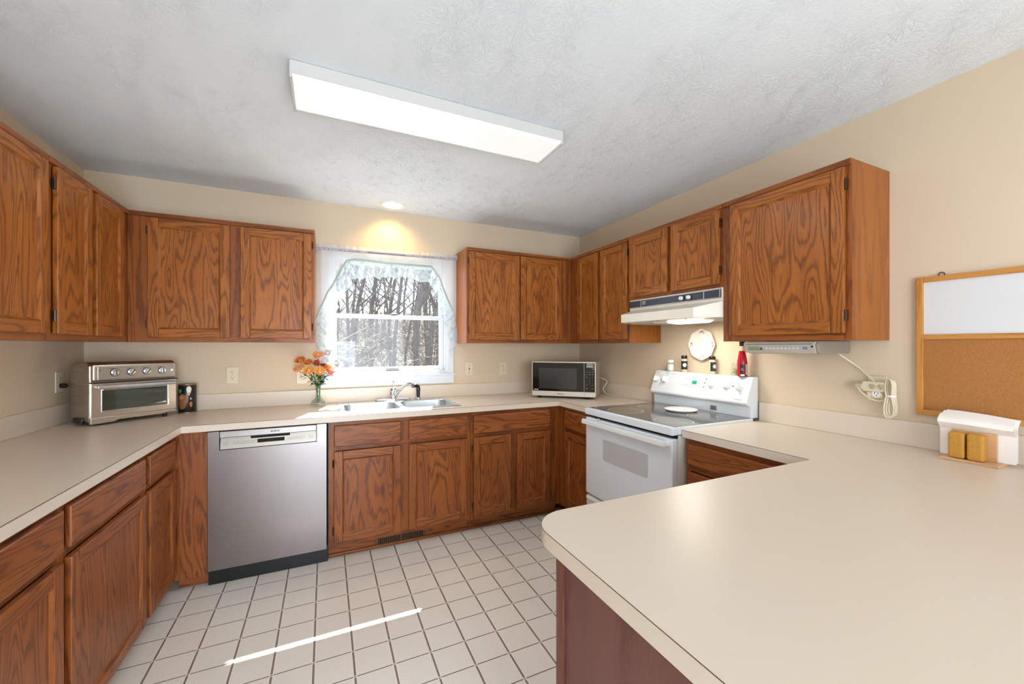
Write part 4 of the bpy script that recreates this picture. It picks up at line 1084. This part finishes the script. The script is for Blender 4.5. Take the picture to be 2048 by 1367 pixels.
# ------------------------------------------------------------------ memo board
def board():
    t = thing('memo_board', 'wood-framed board, whiteboard above cork, hung on right wall', 'board', (RW, -2.530, 1.057), RZR)
    w, h = .88, .580; f = .022
    m = MB().box(0, f, -.018, -.001, 0, h, 'z').box(w-f, w, -.018, -.001, 0, h, 'z').box(f, w-f, -.018, -.001, 0, f, 'x').box(f, w-f, -.018, -.001, h-f, h, 'x').box(f, w-f, -.017, -.001, .318, .338, 'x')
    obj('frame', m, BOARDW, t, bevel=.002)
    obj('cork_panel', MB().box(f, w-f, -.008, -.002, f, .318), CORK, t)
    obj('whiteboard_panel', MB().box(f, w-f, -.009, -.002, .338, h-f), WBOARD, t)
    for x in (.075, w-.075):
        m = MB(); m.tube([(x+.009*math.cos(R(a)), -.004, h+.004+.010*math.sin(R(a))) for a in range(-20, 201, 20)], .0018, 6); obj('hanger_loop', m, BRONZE, t)
board()

# ------------------------------------------------------------------ napkin holder
def napkins():
    ox, oy, oz = 3.497, -2.648, ZT+.0005
    t = thing('napkin_holder', 'light wood napkin holder on counter below the memo board', 'napkin holder', (ox, oy, oz))
    obj('base', MB().box(0, .135, 0, -.152, 0, .010, 'y'), PINE, t, bevel=.001)
    obj('front_panel', MB().box(.052, .060, -.018, -.136, .010, .112, 'y'), PINE, t, bevel=.002)
    obj('rear_panel', MB().box(.112, .119, -.018, -.136, .010, .112, 'y'), PINE, t, bevel=.002)
    for k, (y0, lab) in enumerate(((-.022, 'golden brown wooden shaker block, left of the pair'), (-.071, 'golden brown wooden shaker block, right of the pair'))):
        m = MB().box(.006, .050, 0, -.044, 0, .098)
        o = obj('shaker', m, CORKB, bevel=.008, seg=3); tag(o, lab, 'shaker', 'wooden salt and pepper shakers'); o.location = (ox, oy+y0, oz+.0102)
    # napkins: folded sheets draped over at the top, fanned
    n = 14
    for k in range(n):
        m = MB(); x0 = .0615+.0034*k; rng = random.Random(k); sh = rng.uniform(-.006, .006); tp = .150+.010*math.sin(k*.9); fw = .018+.0012*(n-k)
        prof = [(x0, .0110)]
        prof += [(x0+.0002*math.sin(j), .011+(.100)*j/6) for j in range(1, 7)]
        bl = .010+.0011*(n-k)
        prof += [(x0-bl*.5, .124), (x0-bl, .138), (x0-bl*.9, .150), (x0-bl*.45, .160+.0006*k), (x0, .166+.0008*k), (x0+.004, .169+.0008*k)]
        def fn(u, v, prof=prof, sh=sh):
            s = v*(len(prof)-1); i = min(int(s), len(prof)-2); f = s-i
            a, b = prof[i], prof[i+1]
            w_ = max(0, (a[1]-.10)/.07)
            return (a[0]+(b[0]-a[0])*f+.0010*math.sin(u*9+k), .010+sh*1.4+w_*.006*math.sin(k*2.1)-u*(.176+.006*math.sin(k*1.3)), a[1]+(b[1]-a[1])*f-.012*u*u*w_)
        m.grid(fn, 8, 18)
        o = obj('napkin', m, PAPER, smooth=True, recalc=False); tag(o, 'white folded paper napkin standing in the wooden holder', 'napkin', 'paper napkins in the holder')
        o.location = (ox, oy, oz)
napkins()

# ------------------------------------------------------------------ ceiling light, can light, register
def fixture():
    x0, x1, y0, y1 = 1.230, 2.440, -1.622, -1.372
    t = thing('ceiling_light', 'long white fluorescent ceiling light with prismatic lens', 'ceiling light', ((x0+x1)/2, (y0+y1)/2, H-.001))
    hx, hy = (x1-x0)/2, (y1-y0)/2
    obj('housing', MB().box(-hx, hx, -hy+.012, hy-.012, -.03, 0), WHITEM, t)
    m = MB(); L = []
    for z, e in ((-.004, 0), (-.052, .0), (-.063, .012)):
        L.append([m.bm.verts.new(p) for p in ((-hx+e, -hy+e, z), (hx-e, -hy+e, z), (hx-e, hy-e, z), (-hx+e, hy-e, z))])
    m.loft(L, capa=False); obj('wraparound_lens', m, LENS, t, bevel=.003)
    obj('end_cap', MB().box(-hx-.004, -hx+.006, -hy-.002, hy+.002, -.066, -.001), WHITEM, t, bevel=.002)
    obj('end_cap', MB().box(hx-.006, hx+.004, -hy-.002, hy+.002, -.066, -.001), WHITEM, t, bevel=.002)
    obj('side_rail', MB().box(-hx, hx, -hy-.003, -hy+.001, -.050, -.001), WHITEM, t)
    obj('side_rail', MB().box(-hx, hx, hy-.001, hy+.003, -.050, -.001), WHITEM, t)
fixture()
area('fixture_glow', (1.835, -1.497, H-.072), (0, 0, 0), 1.15, .22, 7, (1.0, .98, .95))
t = thing('recessed_light', 'round recessed ceiling light glowing warm above the window', 'ceiling light', (1.822, -.162, H))
obj('trim_ring', MB().lathe([(.094, -.0005), (.092, -.006), (.074, -.007), (.070, -.002)], (0, 0, 0), 40, cap=False), WHITEP, t, smooth=True)
obj('lens', MB().lathe([(.001, -.0055), (.05, -.005), (.072, -.002)], (0, 0, 0), 32, cap=False), CANL, t, smooth=True)
cl = bpy.data.lights.new('can_lamp', 'SPOT'); cl.energy = 16; cl.color = (1.0, .66, .24); cl.spot_size = R(125); cl.spot_blend = .9; cl.shadow_soft_size = .05
clo = bpy.data.objects.new('can_lamp', cl); COL.objects.link(clo); clo.location = (1.822, -.15, H-.02); clo.rotation_euler = (R(14), 0, 0)
t = thing('floor_register', 'brown metal vent register in the toe kick under the sink', 'vent', (1.652, -.541, 0))
obj('frame', MB().box(0, .338, -.004, 0, .012, .020).box(0, .338, -.004, 0, .068, .078).box(0, .02, -.004, 0, .02, .068).box(.318, .338, -.004, 0, .02, .068).box(.162, .176, -.004, 0, .02, .068), mat('register_brown', rgb(110,72,46), .4, .4), t)
obj('backing', MB().box(.02, .318, -.0008, -.0002, .02, .068), DARK, t)
for k in range(22):
    x = .028+.0061*(k if k < 11 else 0)
ks = [.027+.0122*i for i in range(11)]+[.185+.0122*i for i in range(11)]
for x in ks: obj('louver', MB().box(x, x+.004, -.005, -.001, .02, .068), mat('louver_brown', rgb(120,80,54), .4, .4) if x == ks[0] else bpy.data.materials['louver_brown'], t)

# ------------------------------------------------------------------ outdoors
def GZf(y): return -1.15 + (0.0 if y < 16 else (y-16)*.155)
def ground():
    m = MB()
    def fn(u, v):
        x = -45+u*95; y = .3+v*70
        return (x, y, GZf(y)+.12*math.sin(x*.3)*math.sin(y*.2))
    m.grid(fn, 40, 30); return struct('ground_outside', m, LITTER, smooth=True)
ground()
def branch(mb, p, d, L, r, depth, rng):
    n = 4; pts = [p.copy()]; rad = [r]
    q = p.copy(); dd = d.copy()
    for i in range(n):
        dd = (dd + Vector((rng.gauss(0, .10), rng.gauss(0, .10), .05 if depth else .0))).normalized()
        q = q + dd*(L/n); pts.append(q.copy()); rad.append(r*(1-.62*(i+1)/n))
    mb.tube(pts, rad, 7 if depth == 0 else (5 if depth == 1 else 3), cap=False)
    if depth >= 3: return
    k = {0: 15, 1: 6, 2: 5}[depth]
    for j in range(k):
        f = rng.uniform(.22 if depth == 0 else .15, 1.0); i = min(int(f*n), n-1); b = pts[i].lerp(pts[i+1], f*n-i)
        a = rng.uniform(0, 2*PI); u = Vector((math.cos(a), math.sin(a), rng.uniform(.15, .9))).normalized()
        nd_ = (dd*.35+u).normalized()
        branch(mb, b, nd_, L*rng.uniform(.22, .42)*(1.15-.5*f), max(rad[i]*.42, .004), depth+1, rng)
prot = []
for s in range(4):
    rng = random.Random(40+s); m = MB(); Lh = (13, 11, 14, 9)[s]
    branch(m, Vector((0, 0, 0)), Vector((rng.uniform(-.05, .05), 0, 1)), Lh, (.13, .085, .15, .06)[s], 0, rng)
    o = obj('bare_tree', m, BARK, recalc=False); prot.append(o)
rng = random.Random(11); spots = []
for i in range(84):
    y = 13+42*(i/84)**1.0+rng.uniform(-.8, .8); cx = 1.83+(y+3.36)*.14; half = (y+3.36)*.26+1.0
    spots.append((cx+rng.uniform(-half, half), y))
for i, (x, y) in enumerate(spots):
    k = i % 4; o = prot[k] if i < 4 else prot[k].copy()
    if i >= 4: COL.objects.link(o)
    o.location = (x, y, GZf(y)-.1); o.rotation_euler = (rng.uniform(-.04, .04), rng.uniform(-.04, .04), rng.uniform(0, 6.28)); s = rng.uniform(.75, 1.15); o.scale = (s, s, s)
    tag(o, 'bare grey woodland tree seen through the window over the sink', 'tree', 'leafless trees in the woods outside')
rng = random.Random(21)
for nm, cnt, mt_ in (('underbrush', 5200, TWIG), ('pale_underbrush', 4200, TWIGL)):
    m = MB()
    for i in range(cnt):
        y = 9+34*rng.random()**.75; cx = 1.83+(y+3.36)*.14; half = (y+3.36)*.22+.8
        x = cx+rng.uniform(-half, half); z = GZf(y)+rng.uniform(0, 3.4)*rng.random()**.35
        a = rng.uniform(0, 2*PI); L = rng.uniform(.5, 2.4); up = rng.uniform(-.1, 1.6)
        d = Vector((math.cos(a), math.sin(a)*.4, up)).normalized(); p = Vector((x, y, z)); r = rng.uniform(.004, .013)
        k = p+d*L*.5+Vector((rng.uniform(-.12, .12), 0, rng.uniform(-.1, .14)))
        m.tube([p, k, p+d*L], [r, r*.8, r*.3], 3, cap=False)
    o = obj(nm, m, mt_, recalc=False); o['kind'] = 'stuff'; tag(o, 'tangle of thin dark bare twigs among the trees outside' if nm == 'underbrush' else 'tangle of paler grey twigs among the trees outside', 'underbrush')
t = thing('neighbour_house', 'pale grey gabled outbuilding at lower left through the window', 'house', (0, 12, 0))
m = MB(); m.box(-3.6, 1.98, 0, 5, -1.0, .74); m.prism([(-3.6, .74), (1.98, .74), (-.81, 1.95)], 'y', 0.0, 5); obj('siding_walls', m, SIDING, t)
m = MB(); m.prism([(2.22, .69), (2.22, .75), (-.81, 2.10), (-3.84, .75), (-3.84, .69), (-.81, 1.98)], 'y', -.25, 5.25); obj('roof', m, ROOFG, t)
# chandelier of the dining end, seen mirrored in the window glass
def chandelier():
    t = thing('chandelier', 'small brass candle chandelier mirrored as warm glints in the window', 'chandelier', (2.22, -4.62, H))
    BR = mat('brass', rgb(190,150,90), .3, 1.0); BULB = emis('bulb_glow', (1.0, .72, .38, 1), 55)
    obj('canopy', MB().lathe([(.001, 0), (.06, -.001), (.055, -.02), (.001, -.03)], (0, 0, 0), 24, cap=False), BR, t, smooth=True)
    obj('chain', MB().tube([(0, 0, -.02), (0, 0, -.40)], .005, 8), BR, t)
    obj('column', MB().lathe([(.004, -.38), (.02, -.41), (.012, -.46), (.035, -.52), (.012, -.56), (.004, -.59)], (0, 0, 0), 20), BR, t, smooth=True)
    for k in range(5):
        a = 2*PI*k/5+.3; c, s_ = math.cos(a), math.sin(a)
        arm = obj('arm', MB().tube([(.02*c, .02*s_, -.52), (.10*c, .10*s_, -.56), (.19*c, .19*s_, -.53), (.20*c, .20*s_, -.49)], .005, 8), BR, t, smooth=True)
        obj('candle_sleeve', MB().lathe([(.011, -.49), (.011, -.42)], (.20*c, .20*s_, 0), 12), WHITEP, arm)
        obj('bulb', MB().lathe([(.006, -.42), (.017, -.395), (.012, -.365), (.002, -.34)], (.20*c, .20*s_, 0), 14), BULB, arm, smooth=True)
chandelier()
